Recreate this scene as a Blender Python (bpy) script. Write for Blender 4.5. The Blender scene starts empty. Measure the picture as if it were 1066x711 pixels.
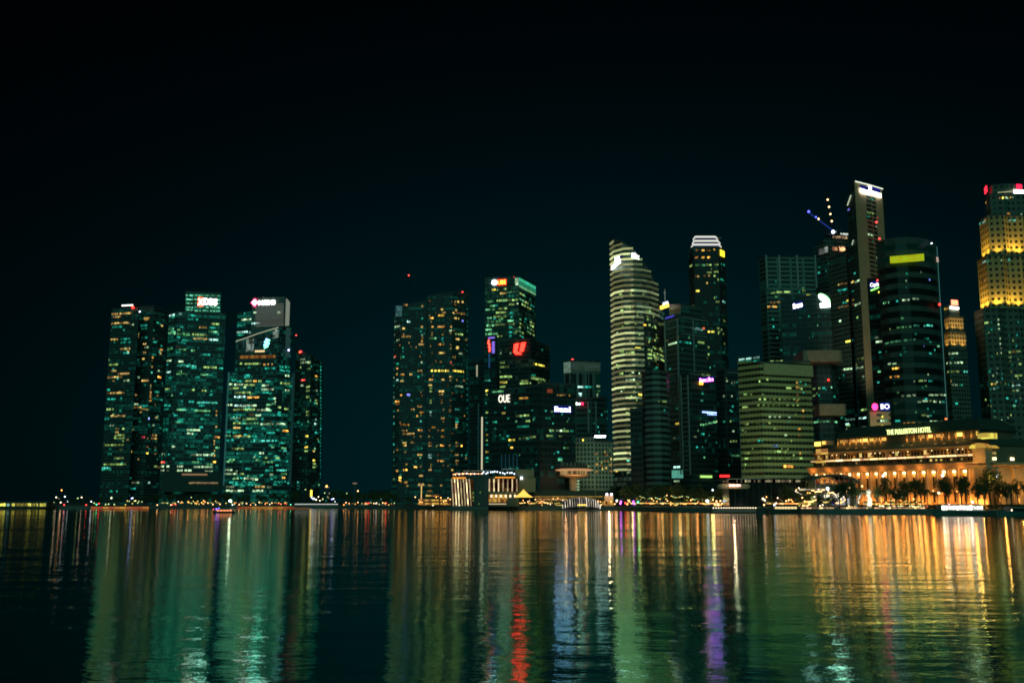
import bpy, bmesh, math, random
from mathutils import Vector, Matrix
rnd = random.Random(7)
C = bpy.context.scene.collection
SC = bpy.context.scene
PI = math.pi
# ------------------------------------------------------------------ camera model (photo pixels, 1066 x 711)
PW, PH, F = 1066.0, 711.0, 1036.4
CAMH, PITCH = 5.0, math.radians(9.13)
cp, sp_ = math.cos(PITCH), math.sin(PITCH)
def ray(px, py):
    x, y = (px - PW/2)/F, (PH/2 - py)/F
    return Vector((x, cp - y*sp_, sp_ + y*cp))
def at(px, py, Y):
    d = ray(px, py)
    return Vector((0, 0, CAMH)) + d*(Y/d.y)
def zof(py, Y, px=533): return at(px, py, Y).z
def on_water(px, py):
    d = ray(px, py)
    return Vector((0, 0, CAMH)) + d*(-CAMH/d.z)

# ------------------------------------------------------------------ object helpers
def link(o):
    C.objects.link(o); return o
def tag(o, label=None, cat=None, group=None, kind=None):
    if label: o['label'] = label
    if cat: o['category'] = cat
    if group: o['group'] = group
    if kind: o['kind'] = kind
    return o
def empty(name, loc, label, cat, group=None, rz=0):
    o = link(bpy.data.objects.new(name, None))
    o.location = loc; o.rotation_euler = (0, 0, rz)
    o.empty_display_size = 1
    return tag(o, label, cat, group)
def obj_me(name, me, parent=None, loc=(0, 0, 0), rz=0, scale=(1, 1, 1)):
    o = link(bpy.data.objects.new(name, me))
    o.parent = parent; o.location = loc; o.rotation_euler = (0, 0, rz); o.scale = scale
    return o
def obj(name, bm, mat, parent=None, loc=(0, 0, 0), rz=0, smooth=False):
    me = bpy.data.meshes.new(name)
    bm.to_mesh(me); bm.free()
    for m in (mat if isinstance(mat, (list, tuple)) else [mat]): me.materials.append(m)
    if smooth:
        for p in me.polygons: p.use_smooth = True
    return obj_me(name, me, parent, loc, rz)
def box(bm, c, s, rz=0.0, mi=0, tilt=None):
    M = Matrix.Translation(c) @ Matrix.Rotation(rz, 4, 'Z')
    if tilt is not None: M = M @ tilt
    M = M @ Matrix.Diagonal((s[0], s[1], s[2], 1))
    r = bmesh.ops.create_cube(bm, size=1, matrix=M)
    if mi:
        for f in {f for v in r['verts'] for f in v.link_faces}: f.material_index = mi
def tube(bm, a, b, r0, r1=None, n=8, mi=0):
    a, b = Vector(a), Vector(b); r1 = r0 if r1 is None else r1
    d = b - a
    M = Matrix.Translation((a+b)/2) @ d.to_track_quat('Z', 'Y').to_matrix().to_4x4()
    r = bmesh.ops.create_cone(bm, cap_ends=True, segments=n, radius1=r0, radius2=r1, depth=d.length, matrix=M)
    if mi:
        for f in {f for v in r['verts'] for f in v.link_faces}: f.material_index = mi
def ball(bm, c, r, u=8, v=6, sc=(1, 1, 1)):
    bmesh.ops.create_uvsphere(bm, u_segments=u, v_segments=v, radius=r, matrix=Matrix.Translation(c) @ Matrix.Diagonal((*sc, 1)))
def lathe(bm, prof, n=24, c=(0, 0, 0)):
    rings = []
    for r, z in prof:
        rings.append([bm.verts.new((c[0]+r*math.cos(2*PI*k/n), c[1]+r*math.sin(2*PI*k/n), c[2]+z)) for k in range(n)])
    for a, b in zip(rings, rings[1:]):
        for k in range(n): bm.faces.new((a[k], a[(k+1) % n], b[(k+1) % n], b[k]))
    bm.faces.new(rings[-1]); bm.faces.new(rings[0][::-1])
def dup(root, loc, rz=0, s=1.0, label=None, group=None):
    r = link(root.copy()); r.location = loc; r.rotation_euler = (0, 0, rz); r.scale = (s, s, s)
    if label: r['label'] = label
    if group: r['group'] = group
    for ch in list(root.children):
        c = link(ch.copy()); c.parent = r
        for g in ch.children:
            d = link(g.copy()); d.parent = c
    return r

# ------------------------------------------------------------------ materials
MATS = {}
def newmat(name):
    m = bpy.data.materials.new(name); m.use_nodes = True
    nt = m.node_tree; nt.nodes.clear()
    out = nt.nodes.new('ShaderNodeOutputMaterial')
    return m, nt, out
def N(nt, t, **kw):
    n = nt.nodes.new(t)
    for k, v in kw.items(): setattr(n, k, v)
    return n
def mth(nt, op, a, b=None, c=None, clamp=False):
    n = nt.nodes.new('ShaderNodeMath'); n.operation = op; n.use_clamp = clamp
    for i, v in enumerate((a, b, c)):
        if v is None: continue
        if isinstance(v, (int, float)): n.inputs[i].default_value = v
        else: nt.links.new(v, n.inputs[i])
    return n.outputs[0]
def mixc(nt, f, a, b):
    n = nt.nodes.new('ShaderNodeMix'); n.data_type = 'RGBA'
    for s, v in ((n.inputs[0], f), (n.inputs[6], a), (n.inputs[7], b)):
        if isinstance(v, (int, float)): s.default_value = v
        elif isinstance(v, tuple): s.default_value = (*v[:3], 1)
        else: nt.links.new(v, s)
    return n.outputs[2]
def solid(name, col, rough=0.6, metal=0.0, var=0.25, scale=0.6):
    """plain surface with mottled wear"""
    if name in MATS: return MATS[name]
    m, nt, out = newmat(name)
    p = N(nt, 'ShaderNodeBsdfPrincipled')
    tc = N(nt, 'ShaderNodeTexCoord')
    nz = N(nt, 'ShaderNodeTexNoise'); nz.inputs['Scale'].default_value = scale; nz.inputs['Detail'].default_value = 5
    nt.links.new(tc.outputs['Object'], nz.inputs['Vector'])
    a = tuple(x*(1-var) for x in col); b = tuple(min(1, x*(1+var)) for x in col)
    nt.links.new(mixc(nt, nz.outputs[0], a, b), p.inputs['Base Color'])
    p.inputs['Roughness'].default_value = rough; p.inputs['Metallic'].default_value = metal
    nt.links.new(p.outputs[0], out.inputs[0])
    MATS[name] = m; return m
def glow(name, col, s, sampling='AUTO', cell=0.0, lo=0.4, hi=1.4, sides=True):
    """light giver; with cell > 0 the brightness changes from pane to pane"""
    if name in MATS: return MATS[name]
    m, nt, out = newmat(name)
    e = N(nt, 'ShaderNodeEmission'); e.inputs[0].default_value = (*col, 1); e.inputs[1].default_value = s
    if cell:
        g = N(nt, 'ShaderNodeNewGeometry')
        sep = N(nt, 'ShaderNodeSeparateXYZ'); nt.links.new(g.outputs['Position'], sep.inputs[0])
        u = mth(nt, 'FLOOR', mth(nt, 'MULTIPLY', mth(nt, 'ADD', sep.outputs[0], mth(nt, 'MULTIPLY', sep.outputs[1], .31)), 1/cell))
        v = mth(nt, 'FLOOR', mth(nt, 'MULTIPLY', sep.outputs[2], 1/3.3))
        cb = N(nt, 'ShaderNodeCombineXYZ'); nt.links.new(u, cb.inputs[0]); nt.links.new(v, cb.inputs[1])
        wn = N(nt, 'ShaderNodeTexWhiteNoise', noise_dimensions='2D'); nt.links.new(cb.outputs[0], wn.inputs['Vector'])
        oi = N(nt, 'ShaderNodeObjectInfo')
        k = mth(nt, 'MULTIPLY_ADD', mth(nt, 'POWER', wn.outputs[0], 1.4), hi-lo, lo)
        k = mth(nt, 'MULTIPLY', k, mth(nt, 'MULTIPLY_ADD', mth(nt, 'POWER', oi.outputs['Random'], 1.6), 1.5, .35))
        nt.links.new(mth(nt, 'MULTIPLY', k, s), e.inputs[1])
        hs = N(nt, 'ShaderNodeHueSaturation'); hs.inputs['Color'].default_value = (*col, 1)
        nt.links.new(mth(nt, 'MULTIPLY_ADD', wn.outputs[0], .06, .47), hs.inputs['Hue'])
        hs.inputs['Saturation'].default_value = 1.0
        nt.links.new(hs.outputs[0], e.inputs[0])
    nt.links.new(e.outputs[0], out.inputs[0])
    m.cycles.emission_sampling = sampling
    MATS[name] = m; return m
DIMK = 1.35
def facade(name, glass=(.02, .05, .055), wall=(.16, .22, .22), fh=4.0, pw=3.0, sf=.32, mf=.12, dim=.035, frac=.35, warm=.25, seed=0.0, rough=.4, cool=(.015, .5, .34)):
    """curtain wall: spandrel bands, mullions, dark panes, and rooms behind some panes with the light left on low"""
    if name in MATS: return MATS[name]
    m, nt, out = newmat(name)
    uv = N(nt, 'ShaderNodeUVMap'); uv.uv_map = 'UVMap'
    sep = N(nt, 'ShaderNodeSeparateXYZ'); nt.links.new(uv.outputs[0], sep.inputs[0])
    U = mth(nt, 'MULTIPLY', sep.outputs[0], 1/pw); V = mth(nt, 'MULTIPLY', sep.outputs[1], 1/fh)
    fu, fv, cu, cv = mth(nt, 'FRACT', U), mth(nt, 'FRACT', V), mth(nt, 'FLOOR', U), mth(nt, 'FLOOR', V)
    pane = mth(nt, 'MULTIPLY', mth(nt, 'GREATER_THAN', fu, mf), mth(nt, 'GREATER_THAN', fv, sf))
    def wn(a, b):
        cb = N(nt, 'ShaderNodeCombineXYZ')
        for i, v in enumerate((a, b)):
            if isinstance(v, (int, float)): cb.inputs[i].default_value = v
            else: nt.links.new(v, cb.inputs[i])
        cb.inputs[2].default_value = seed
        w = N(nt, 'ShaderNodeTexWhiteNoise', noise_dimensions='3D'); nt.links.new(cb.outputs[0], w.inputs['Vector'])
        return w.outputs[0]
    r1 = wn(cu, cv); r2 = wn(mth(nt, 'FLOOR', mth(nt, 'MULTIPLY', cu, .28)), cv); rf = wn(3.0, cv)
    tot = mth(nt, 'ADD', mth(nt, 'MULTIPLY', r1, .35), mth(nt, 'ADD', mth(nt, 'MULTIPLY', r2, .4), mth(nt, 'MULTIPLY', rf, .25)))
    lit = mth(nt, 'MULTIPLY', mth(nt, 'SUBTRACT', tot, 0.78-.55*frac), 3.0, clamp=True)
    e = mth(nt, 'MULTIPLY', mth(nt, 'MULTIPLY', pane, lit), dim*DIMK)
    ec = mixc(nt, mth(nt, 'LESS_THAN', r2, warm), cool, (.9, .6, .22))
    nz = N(nt, 'ShaderNodeTexNoise'); nz.inputs['Scale'].default_value = .05; nz.inputs['Detail'].default_value = 6
    nt.links.new(uv.outputs[0], nz.inputs['Vector'])
    wc = mixc(nt, nz.outputs[0], tuple(x*.65 for x in wall), tuple(x*1.3 for x in wall))
    p = N(nt, 'ShaderNodeBsdfPrincipled')
    nt.links.new(mixc(nt, pane, wc, glass), p.inputs['Base Color'])
    nt.links.new(mth(nt, 'MULTIPLY_ADD', pane, rough-.7, .7), p.inputs['Roughness'])
    nt.links.new(ec, p.inputs['Emission Color']); nt.links.new(e, p.inputs['Emission Strength'])
    p.inputs['Specular IOR Level'].default_value = .25
    nt.links.new(p.outputs[0], out.inputs[0])
    m.cycles.emission_sampling = 'NONE'
    MATS[name] = m; return m

PAL = {'w': ((.92, .56, .17), .48), 'o': ((1, .46, .1), .62), 'O': ((1, .45, .07), 1.4), 'y': ((.52, .8, .22), .5), 'Y': ((1, .76, .1), 1.4),
       'g': ((.22, .78, .3), .5), 'G': ((.16, .7, .36), .62), 't': ((.03, .6, .38), .44), 'T': ((.1, .75, .52), .6), 'p': ((.6, .9, .5), .7),
       'c': ((.5, .95, .8), .9), 'r': ((1, .06, .05), 1.6), 'b': ((.2, .28, 1), 1.2)}
WMESH = {}
def winmat(c): return glow('lit_window_'+{'w': 'warm', 'o': 'orange', 'O': 'bright_orange', 'y': 'lime', 'Y': 'yellow', 'g': 'green', 'G': 'bright_green', 't': 'teal', 'T': 'bright_teal', 'p': 'cream', 'c': 'cool', 'r': 'red', 'b': 'blue'}[c], PAL[c][0], PAL[c][1], 'NONE', cell=1.8, lo=.15, hi=1.7)
def winmesh(c):
    if c not in WMESH:
        me = bpy.data.meshes.new('window'); bm = bmesh.new(); box(bm, (0, 0, 0), (1, 1, 1)); bm.to_mesh(me); bm.free()
        me.materials.append(winmat(c)); WMESH[c] = me
    return WMESH[c]
M_roof = solid('roof_grey', (.09, .10, .10), .8)
M_metal = solid('dark_metal', (.05, .06, .06), .45, .6)
M_pale = solid('pale_frame', (.34, .40, .38), .5)
M_stone = solid('granite', (.42, .36, .26), .75, var=.15)
M_red = glow('aviation_red', (1, .06, .05), 3.0, 'NONE')
S_white = glow('sign_white', (1, .97, .86), 9)
S_cool = glow('sign_cool', (.72, .78, 1), 7)
S_red = glow('sign_red', (1, .05, .03), 5)
S_pink = glow('sign_pink', (1, .03, .16), 5)
S_green = glow('sign_green', (.2, 1, .3), 4)
S_lime = glow('sign_lime', (.78, 1, .22), 3)
S_yellow = glow('sign_yellow', (.85, .9, .03), 1.5)
S_orange = glow('sign_orange', (1, .5, .05), 3.5)
S_blue = glow('sign_blue', (.04, .05, .8), .22)
S_text = glow('sign_text_white', (1, .97, .86), 2.4)
S_violet = glow('sign_violet', (.3, .2, 1), 1.0)

# ------------------------------------------------------------------ towers
class Tower:
    def __init__(s, name, label, cat='skyscraper', loc=None, group=None):
        s.name, s.L = name, Vector(loc)
        s.root = empty(name, loc, label, cat, group)
        s.faces, s.wins = [], []
    def block(s, verts, yref, tops, mat, depth=30, z0=2.0, ztops=None, part='facade', roof=True, inset=0.0):
        """front outline left to right as (px, Y); the back is that outline moved deeper"""
        fr = [at(px, yref, Y) for px, Y in verts]
        if ztops is None:
            tops = [tops]*len(verts) if isinstance(tops, (int, float)) else tops
            if len(set(tops)) == 1:
                zt = [at(verts[len(verts)//2][0], tops[0], verts[len(verts)//2][1]).z]*len(verts)
            else: zt = [at(v[0], t, v[1]).z for v, t in zip(verts, tops)]
        else: zt = ztops
        P = [Vector((p.x, p.y, 0)) for p in fr]
        n = len(P)
        bk = [P[-1]+P[-1].normalized()*depth, P[0]+P[0].normalized()*depth]
        ring = P + bk; zr = zt + [zt[-1], zt[0]]
        bm = bmesh.new(); uvl = bm.loops.layers.uv.new('UVMap')
        u = 0.0; L = s.L
        lo = [bm.verts.new((p.x-L.x, p.y-L.y, z0-L.z)) for p in ring]
        hi = [bm.verts.new((p.x-L.x, p.y-L.y, z-L.z)) for p, z in zip(ring, zr)]
        for i in range(len(ring)):
            j = (i+1) % len(ring)
            w = (ring[j]-ring[i]).length
            f = bm.faces.new((lo[i], lo[j], hi[j], hi[i]))
            for lp, q in zip(f.loops, ((u, z0), (u+w, z0), (u+w, zr[j]), (u, zr[i]))): lp[uvl].uv = q
            if i < n-1:
                d = (P[j]-P[i]).normalized()
                s.faces.append(dict(P=P[i], d=d, n=Vector((d.y, -d.x, 0)), w=w, z0=z0, z1=max(zr[i], zr[j]), yaw=math.atan2(d.y, d.x)))
            u += w
        o = obj(part, bm, mat, s.root)
        if roof:
            bm = bmesh.new()
            c = sum(ring, Vector())/len(ring)
            hv = [bm.verts.new((c.x+(p.x-c.x)*1.004-L.x, c.y+(p.y-c.y)*1.004-L.y, z-L.z)) for p, z in zip(ring, zr)]
            hu = [bm.verts.new((v.co.x, v.co.y, v.co.z+1.3)) for v in hv]
            for i in range(len(ring)):
                j = (i+1) % len(ring); bm.faces.new((hv[i], hv[j], hu[j], hu[i]))
            bm.faces.new(hu); bm.faces.new(hv[::-1])
            obj('roof', bm, M_roof, s.root)
        s.ring, s.zr = ring, zr
        return fr
    def hit(s, px, py, face=None):
        d = ray(px, py); O = Vector((0, 0, CAMH)); best = None
        for f in s.faces if face is None else [s.faces[face]]:
            den = d.dot(f['n'])
            if den > -1e-5: continue
            t = (f['P']-O).dot(f['n'])/den
            q = O+d*t; u = (q-f['P']).dot(f['d'])
            e = max(0, -u, u-f['w'])*3 + max(0, f['z0']-q.z, q.z-f['z1'])
            if best is None or e < best[0] or (e == best[0] and t < best[4]): best = (e, f, u, q.z, t)
        return best[1], best[2], best[3], best[4]
    def win(s, px0, px1, py, c, h=None, hpx=1.9):
        f, u, v, t = s.hit((px0+px1)/2 if abs(px1-px0) < 8 else px0+1, py)
        f1, u1, _, _ = s.hit(px1, py, s.faces.index(f)); f0, u0, _, _ = s.hit(px0, py, s.faces.index(f))
        u0, u1 = max(u0, .3), min(u1, f['w']-.3)
        if u1-u0 < .6: u1 = u0+1.0
        hh = h or min(2.5, max(1.2, hpx*t/F))
        if v+hh/2 > f['z1'] or v-hh/2 < f['z0']: v = min(max(v, f['z0']+hh), f['z1']-hh)
        while u0 < u1:
            w = rnd.uniform(2.2, 6.5)
            if u1-u0-w < 1.6: w = u1-u0
            s.wins.append((f, u0+w/2, v, max(.7, w-.35), hh, c)); u0 += w
    def rows(s, rx, ry, sc, text, hpx=1.9):
        for r in text.replace('\n', ';').split(';'):
            r = r.split()
            if not r: continue
            a, b = r[0].split('-') if '-' in r[0] else (float(r[0])-5, float(r[0])+5)
            s.win(rx+float(a)/sc, rx+float(b)/sc, ry+float(r[1])/sc, r[2] if len(r) > 2 else 'p', hpx=hpx)
    def scatter(s, x0, x1, y0, y1, n, cs, wpx=(1.2, 2.5)):
        for _ in range(int(n*.6)):
            x = rnd.uniform(x0, x1); s.win(x, x+rnd.uniform(*wpx), rnd.uniform(y0, y1), rnd.choice(cs))
    def place(s, f, u, v, out=.1):
        return f['P']+f['d']*u+f['n']*out+Vector((0, 0, v))-s.L
    def part(s, name, px0, px1, y0, y1, mat, th=.4, face=None, sub=None, out=0.0):
        """a box standing on the face, given by what it covers"""
        f, u0, v1, _ = s.hit(px0, (y0+y1)/2, face); i = s.faces.index(f)
        u0 = s.hit(px0, (y0+y1)/2, i)[1]; u1 = s.hit(px1, (y0+y1)/2, i)[1]
        xm = (px0+px1)/2
        v1 = s.hit(xm, y0, i)[2]; v0 = s.hit(xm, y1, i)[2]
        bm = bmesh.new(); box(bm, (0, 0, 0), (max(.2, u1-u0), th, max(.2, v1-v0)))
        return obj(name, bm, mat, sub or s.root, s.place(f, (u0+u1)/2, (v0+v1)/2, th/2+out+.02), f['yaw'])
    def sign(s, text, px0, px1, y0, y1, mat, face=None, board=None, out=.5, italic=0.0, bold=0.05):
        ym, xm = (y0+y1)/2, (px0+px1)/2
        f = s.hit(xm, ym, face)[0]; i = s.faces.index(f)
        u0, u1 = s.hit(px0, ym, i)[1], s.hit(px1, ym, i)[1]
        v1, v0 = s.hit(xm, y0, i)[2], s.hit(xm, y1, i)[2]
        par, pl = s.root, s.place(f, (u0+u1)/2, (v0+v1)/2, out)
        if board:
            bm = bmesh.new(); box(bm, (0, 0, 0), ((u1-u0)*1.12, .5, (v1-v0)*1.5))
            par = obj('sign_board', bm, board, s.root, pl, f['yaw'])
            o = obj_me('lettering', textmesh(text, mat, u1-u0, v1-v0, italic, bold), par, (0, -.3, 0), 0)
        else: o = obj_me('sign_lettering', textmesh(text, mat, u1-u0, v1-v0, italic, bold), par, pl, f['yaw'])
        return o
    def strokes(s, px0, px1, y0, y1, mat, n, face=None, board=None, out=.5, rise=0.0):
        """a sign too far off to read: a row of letter-sized strokes"""
        ym, xm = (y0+y1)/2, (px0+px1)/2
        f = s.hit(xm, ym, face)[0]; i = s.faces.index(f)
        w = s.hit(px1, ym, i)[1]-s.hit(px0, ym, i)[1]; u = s.hit(xm, ym, i)[1]
        v1, v0 = s.hit(xm, y0, i)[2], s.hit(xm, y1, i)[2]; h = v1-v0
        pl = s.place(f, u, (v0+v1)/2, out); par, off = s.root, pl
        R_ = Matrix.Rotation(-math.atan2(rise*h, w), 4, 'Y')
        if board:
            bm = bmesh.new(); box(bm, (0, 0, 0), (w*1.1, .4, h*1.35), tilt=R_)
            par = obj('sign_board', bm, board, s.root, pl, f['yaw']); off = (0, -.25, 0)
        bm = bmesh.new(); r2 = random.Random(int(px0*7)); a = w/n
        for k in range(n):
            hk = h*(1.0 if k == 0 or r2.random() < .3 else .7); x = -w/2+(k+.5)*a; z = rise*h*(x/w)-(h-hk)/2
            box(bm, (x-.3*a, 0, z), (a*.26, .3, hk))
            if r2.random() < .75: box(bm, (x+.2*a, 0, z), (a*.24, .3, hk*r2.choice((1, .8))))
            for q in (-.42, 0, .42):
                if r2.random() < .6: box(bm, (x-.05*a, .02, z+q*hk), (a*.5, .24, hk*.2))
        return obj('lettering' if board else 'sign_lettering', bm, mat, par, off, 0 if board else f['yaw'])
    def lamp(s, px, py, mat=None, r=.9, Y=None, name='aviation_light'):
        p = at(px, py, Y if Y else s.L.y)
        bm = bmesh.new(); ball(bm, (0, 0, 0), r)
        return obj(name, bm, mat or M_red, s.root, p-s.L)
    def done(s, stuffname='windows'):
        s.wins.sort(key=lambda w: -w[3]*w[4])
        for f, u, v, w, h, c in s.wins[:100]:
            obj_me('window', winmesh(c), s.root, s.place(f, u, v, .08), f['yaw'], (w, .3, h))
        rest = s.wins[100:]
        if rest:
            cs = sorted({w[5] for w in rest}); bm = bmesh.new()
            for f, u, v, w, h, c in rest: box(bm, s.place(f, u, v, .08), (w, .3, h), f['yaw'], cs.index(c))
            o = obj(stuffname, bm, [winmat(c) for c in cs], s.root); o['kind'] = 'stuff'
        return s

def textmesh(text, mat, w, h, italic=0.0, bold=0.05):
    cu = bpy.data.curves.new('lettering', 'FONT'); cu.body = text; cu.extrude = .05; cu.offset = bold*.4; cu.shear = italic
    cu.resolution_u = 3
    o = bpy.data.objects.new('tmp', cu); C.objects.link(o)
    me = bpy.data.meshes.new_from_object(o.evaluated_get(bpy.context.evaluated_depsgraph_get()))
    bpy.data.objects.remove(o)
    xs = [v.co.x for v in me.vertices]; ys = [v.co.y for v in me.vertices]
    cx, cy = (min(xs)+max(xs))/2, (min(ys)+max(ys))/2
    kx, ky = w/(max(xs)-min(xs)), h/(max(ys)-min(ys))
    for v in me.vertices:
        x, y, z = v.co
        v.co = ((x-cx)*kx, -z*4, (y-cy)*ky)
    me.materials.clear(); me.materials.append(mat); me.name = 'lettering'
    return me
def base(px, Y, z=2.0):
    p = at(px, 515, Y); return Vector((p.x, Y, z))

# ================================================================== left cluster of towers across the bay
A = (95, 295, 5.93); A2 = (95, 410, 5.93); B = (215, 295, 5.93); B2 = (215, 410, 5.93)
fc_res = facade('residential_glass', wall=(.10, .14, .13), fh=3.4, pw=2.6, sf=.35, dim=.08, frac=.35, warm=.15, seed=1)
fc_off = facade('office_glass', wall=(.10, .17, .17), fh=4.2, pw=3.0, sf=.3, dim=.13, frac=.5, warm=.04, seed=2)
fc_off2 = facade('office_glass_bright', wall=(.12, .19, .19), fh=4.2, pw=3.0, sf=.3, dim=.15, frac=.55, warm=.05, seed=3)

t = Tower('apartment_tower', 'dark glass apartment tower with warm window clusters at the far left end of the skyline', loc=base(110, 1190))
t.block([(110, 1190), (139, 1180)], 420, 321, fc_res, 34)
t.part('light_strip', 127, 138.5, 317.3, 318.6, glow('strip_white', (1, .95, .8), 2.5, 'NONE'), .5)
t.lamp(138.3, 320, glow('beacon_red', (1, .03, .02), 5, 'NONE'), 1.7, 1180)
t.rows(*A, '''125-250 190 w;135-185 208 w;118-235 248 w;130-195 270 t;120-165 347 w;180-240 345 t;180-245 365 t;178-240 405 w;200-235 430 t;110-165 502 y
118-155 540 w;165-235 558 w;100-190 580 w;130-145 600 w;200-235 600 p;95-115 657 t;92-205 678 w;240-265 255 p;100-150 715 t''')
t.rows(*A2, '''95-140 95 y;120-210 137 w;80-110 155 t;115-140 195 p;150-170 215 w;190-205 215 y;150-170 237 w;145-205 255 y;140-205 272 y;78-200 316 y;110-130 340 t
170-190 345 y;100-125 370 t;140-200 397 y;75-215 435 y;60-125 457 T;60-125 467 t;110-130 600 t;155-165 600 t;118-130 640 p''')
t.scatter(112, 137, 330, 490, 30, 'ttyw'); t.done()

t = Tower('apartment_tower', 'dark apartment tower with scattered orange and teal windows standing right behind the leftmost tower', loc=base(150, 1215))
t.block([(139.5, 1205), (155, 1200), (170, 1220)], 420, [320, 319, 325], fc_res, 34)
t.lamp(167.5, 324, glow('beacon_yellow', (1, .9, .3), 4, 'NONE'), 1.4, 1212)
t.part('light_strip', 140.5, 146, 324, 325.2, S_cool, .4)
t.rows(*A, '''305-345 260 t;310-345 280 t;325-360 215 w;330-355 222 o;430-445 262 w;262-280 315 w;258-275 333 w;310-350 335 t;375-390 343 p;375-405 362 t;320-340 375 w;330-355 395 p
420-440 410 o;422-435 432 w;320-338 427 w;370-385 457 O;375-400 440 t;315-330 466 w;370-380 478 w;370-380 515 w;365-378 550 T;410-432 578 O;310-355 600 w;360-370 630 w;360-370 650 w
360-370 670 w;360-370 690 w;390-420 670 t;270-285 688 w''')
t.rows(*A2, '''355-370 20 o;355-370 40 O;375-440 30 t;235-290 64 p;290-380 74 t;245-310 84 w;310-400 96 w;300-315 110 w;345-360 152 b;348-358 150 c;395-410 145 w;290-310 170 t;335-365 190 t
375-390 195 p;240-255 220 w;375-405 255 w;310-330 267 r;340-352 275 w;370-410 275 w;395-405 295 t;340-352 328 o;390-400 330 w;388-402 348 t;338-352 365 Y;388-402 368 w;285-295 403 w
385-410 447 y;210-225 357 O;250-300 547 p;350-362 547 c;240-275 585 t;230-250 520 t''')
t.scatter(142, 168, 330, 495, 40, 'tttwp'); t.done()

t = Tower('office_tower', 'bay office tower with a green striped crown carrying a red and white sign', loc=base(200, 1160))
t.block([(171, 1162), (180, 1150), (231, 1165)], 420, 325, fc_off, 34)
zb = t.zr[1]
crown = [(192.5, 1151), (229.6, 1163)]
t.block(crown, 320, 306, fc_off, 24, z0=zb+1.5)
for y in (307.6, 311.8, 315.8, 319.9, 323.6):
    for x0, x1 in ((193.5, 201), (202, 209), (209.8, 217.3), (218.8, 229)):
        t.win(x0, x1, y, 'Y' if y > 323 and x0 > 202 and rnd.random() < .5 else 'G', h=1.7)
t.sign('X', 206.2, 211.3, 311.2, 317.6, S_white, board=glow('sign_red_board', (1, .12, .05), 3))
t.sign('DBS', 212, 226, 311, 317.8, S_white, out=.6, bold=.1)
t.part('edge_fin', 178.6, 179.6, 405, 411, M_pale, .8)
t.rows(*A, '''480-515 187 c;527-560 188 c;500-515 208 t;590-650 197 t;590-660 220 t;740-790 250 y;665-715 270 w;470-510 283 g;525-550 287 g;725-785 298 g;470-520 308 g;520-560 312 g
565-605 310 g;620-715 315 y;630-715 340 w;725-785 347 c;470-500 405 g;540-590 408 g;615-640 415 g;685-735 440 t;460-495 478 p;535-572 482 p;530-605 508 T;610-650 510 T;690-775 517 y
430-480 507 t;455-492 548 c;525-600 557 g;640-670 580 t;675-725 563 g;730-750 568 t;450-485 652 y;615-640 657 y;680-710 662 y;735-745 665 t;550-562 680 t;735-748 688 t''')
t.rows(*A2, '''545-570 45 t;600-635 48 t;650-780 52 T;665-700 73 t;440-475 70 t;440-478 95 t;525-590 97 g;635-735 103 g;500-512 118 t;700-730 130 t;515-575 170 t;675-700 155 t;440-470 220 t
665-690 205 t;590-675 222 p;590-630 245 p;495-520 325 p;585-595 320 t;685-725 328 t;420-455 370 p;475-485 372 t;615-750 375 p;500-515 398 t;655-700 402 t;465-525 447 p;530-570 447 p
630-675 450 p;680-750 450 p;420-450 447 p;420-450 472 p;465-520 472 p;528-565 472 p;575-620 472 p;700-750 478 p;768-778 107 o;768-776 130 o;765-778 203 w;760-800 267 o;755-765 290 w
750-770 420 O;755-765 310 w;755-765 350 w;755-766 380 o;430-455 422 r;460-478 590 O;465-475 575 w''')
t.scatter(174, 228, 335, 488, 60, 'tttgt', (3, 8))
t.part('podium', 168, 231, 491, 512, facade('podium_glass', wall=(.06, .10, .09), fh=5, pw=6, sf=.3, dim=.03, frac=.5, warm=.2, seed=4), 14, face=1)
f = t.part('lit_soffit', 190, 216, 493.3, 495, glow('soffit_warm', (1, .62, .3), .25, 'NONE'), .6, face=1, out=14.2)
f = t.part('lit_shopfront', 197, 227, 502, 503.6, glow('shopfront_warm', (1, .66, .34), .8, 'NONE', cell=1.5), .6, face=1, out=14.2)
t.done()

t = Tower('office_tower', 'louvred tower with pink and white rooftop sign behind the slanted glass top', loc=base(275, 1200))
louv = facade('louvre_grey', glass=(.03, .06, .065), wall=(.32, .36, .35), fh=2.4, pw=9, sf=.45, mf=.03, dim=.03, frac=.3, warm=.2, seed=5)
t.block([(247, 1205), (262, 1198)], 330, [327, 324], fc_off, 34)
t.block([(262, 1198), (296, 1190), (301.5, 1225)], 330, 309.5, louv, 24)
louv_glow = glow('louvre_painted_glow', (.75, .8, .68), .16, 'NONE')  # louvres given a faint glow of their own, though no lamps
for k in range(11): t.part('louvre', 266, 295.3, 316.8+k*2.2, 317.5+k*2.2, louv_glow, .7, face=1)
t.part('side_face_glow', 297.2, 301, 312, 342, glow('painted_side_light', (.62, .72, .55), .3, 'NONE'), .5, face=2)  # glowing panel that paints the pale light on the side face
t.sign('HSBC', 269.5, 286.5, 313, 317.5, S_white, out=.9, face=1, bold=.14)
bm = bmesh.new(); box(bm, (0, 0, 0), (7.6, .6, 7.6), tilt=Matrix.Rotation(PI/4, 4, 'Y'))
f_, u_, v_, _ = t.hit(265.5, 315.2, 1)
o = obj('sign_emblem', bm, S_pink, t.root, t.place(f_, u_, v_, .8), f_['yaw'])
bm = bmesh.new(); box(bm, (0, 0, 0), (5, .6, 5), tilt=Matrix.Rotation(PI/4, 4, 'Y')); obj('emblem_core', bm, S_white, o, (0, -.35, 0))
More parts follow.
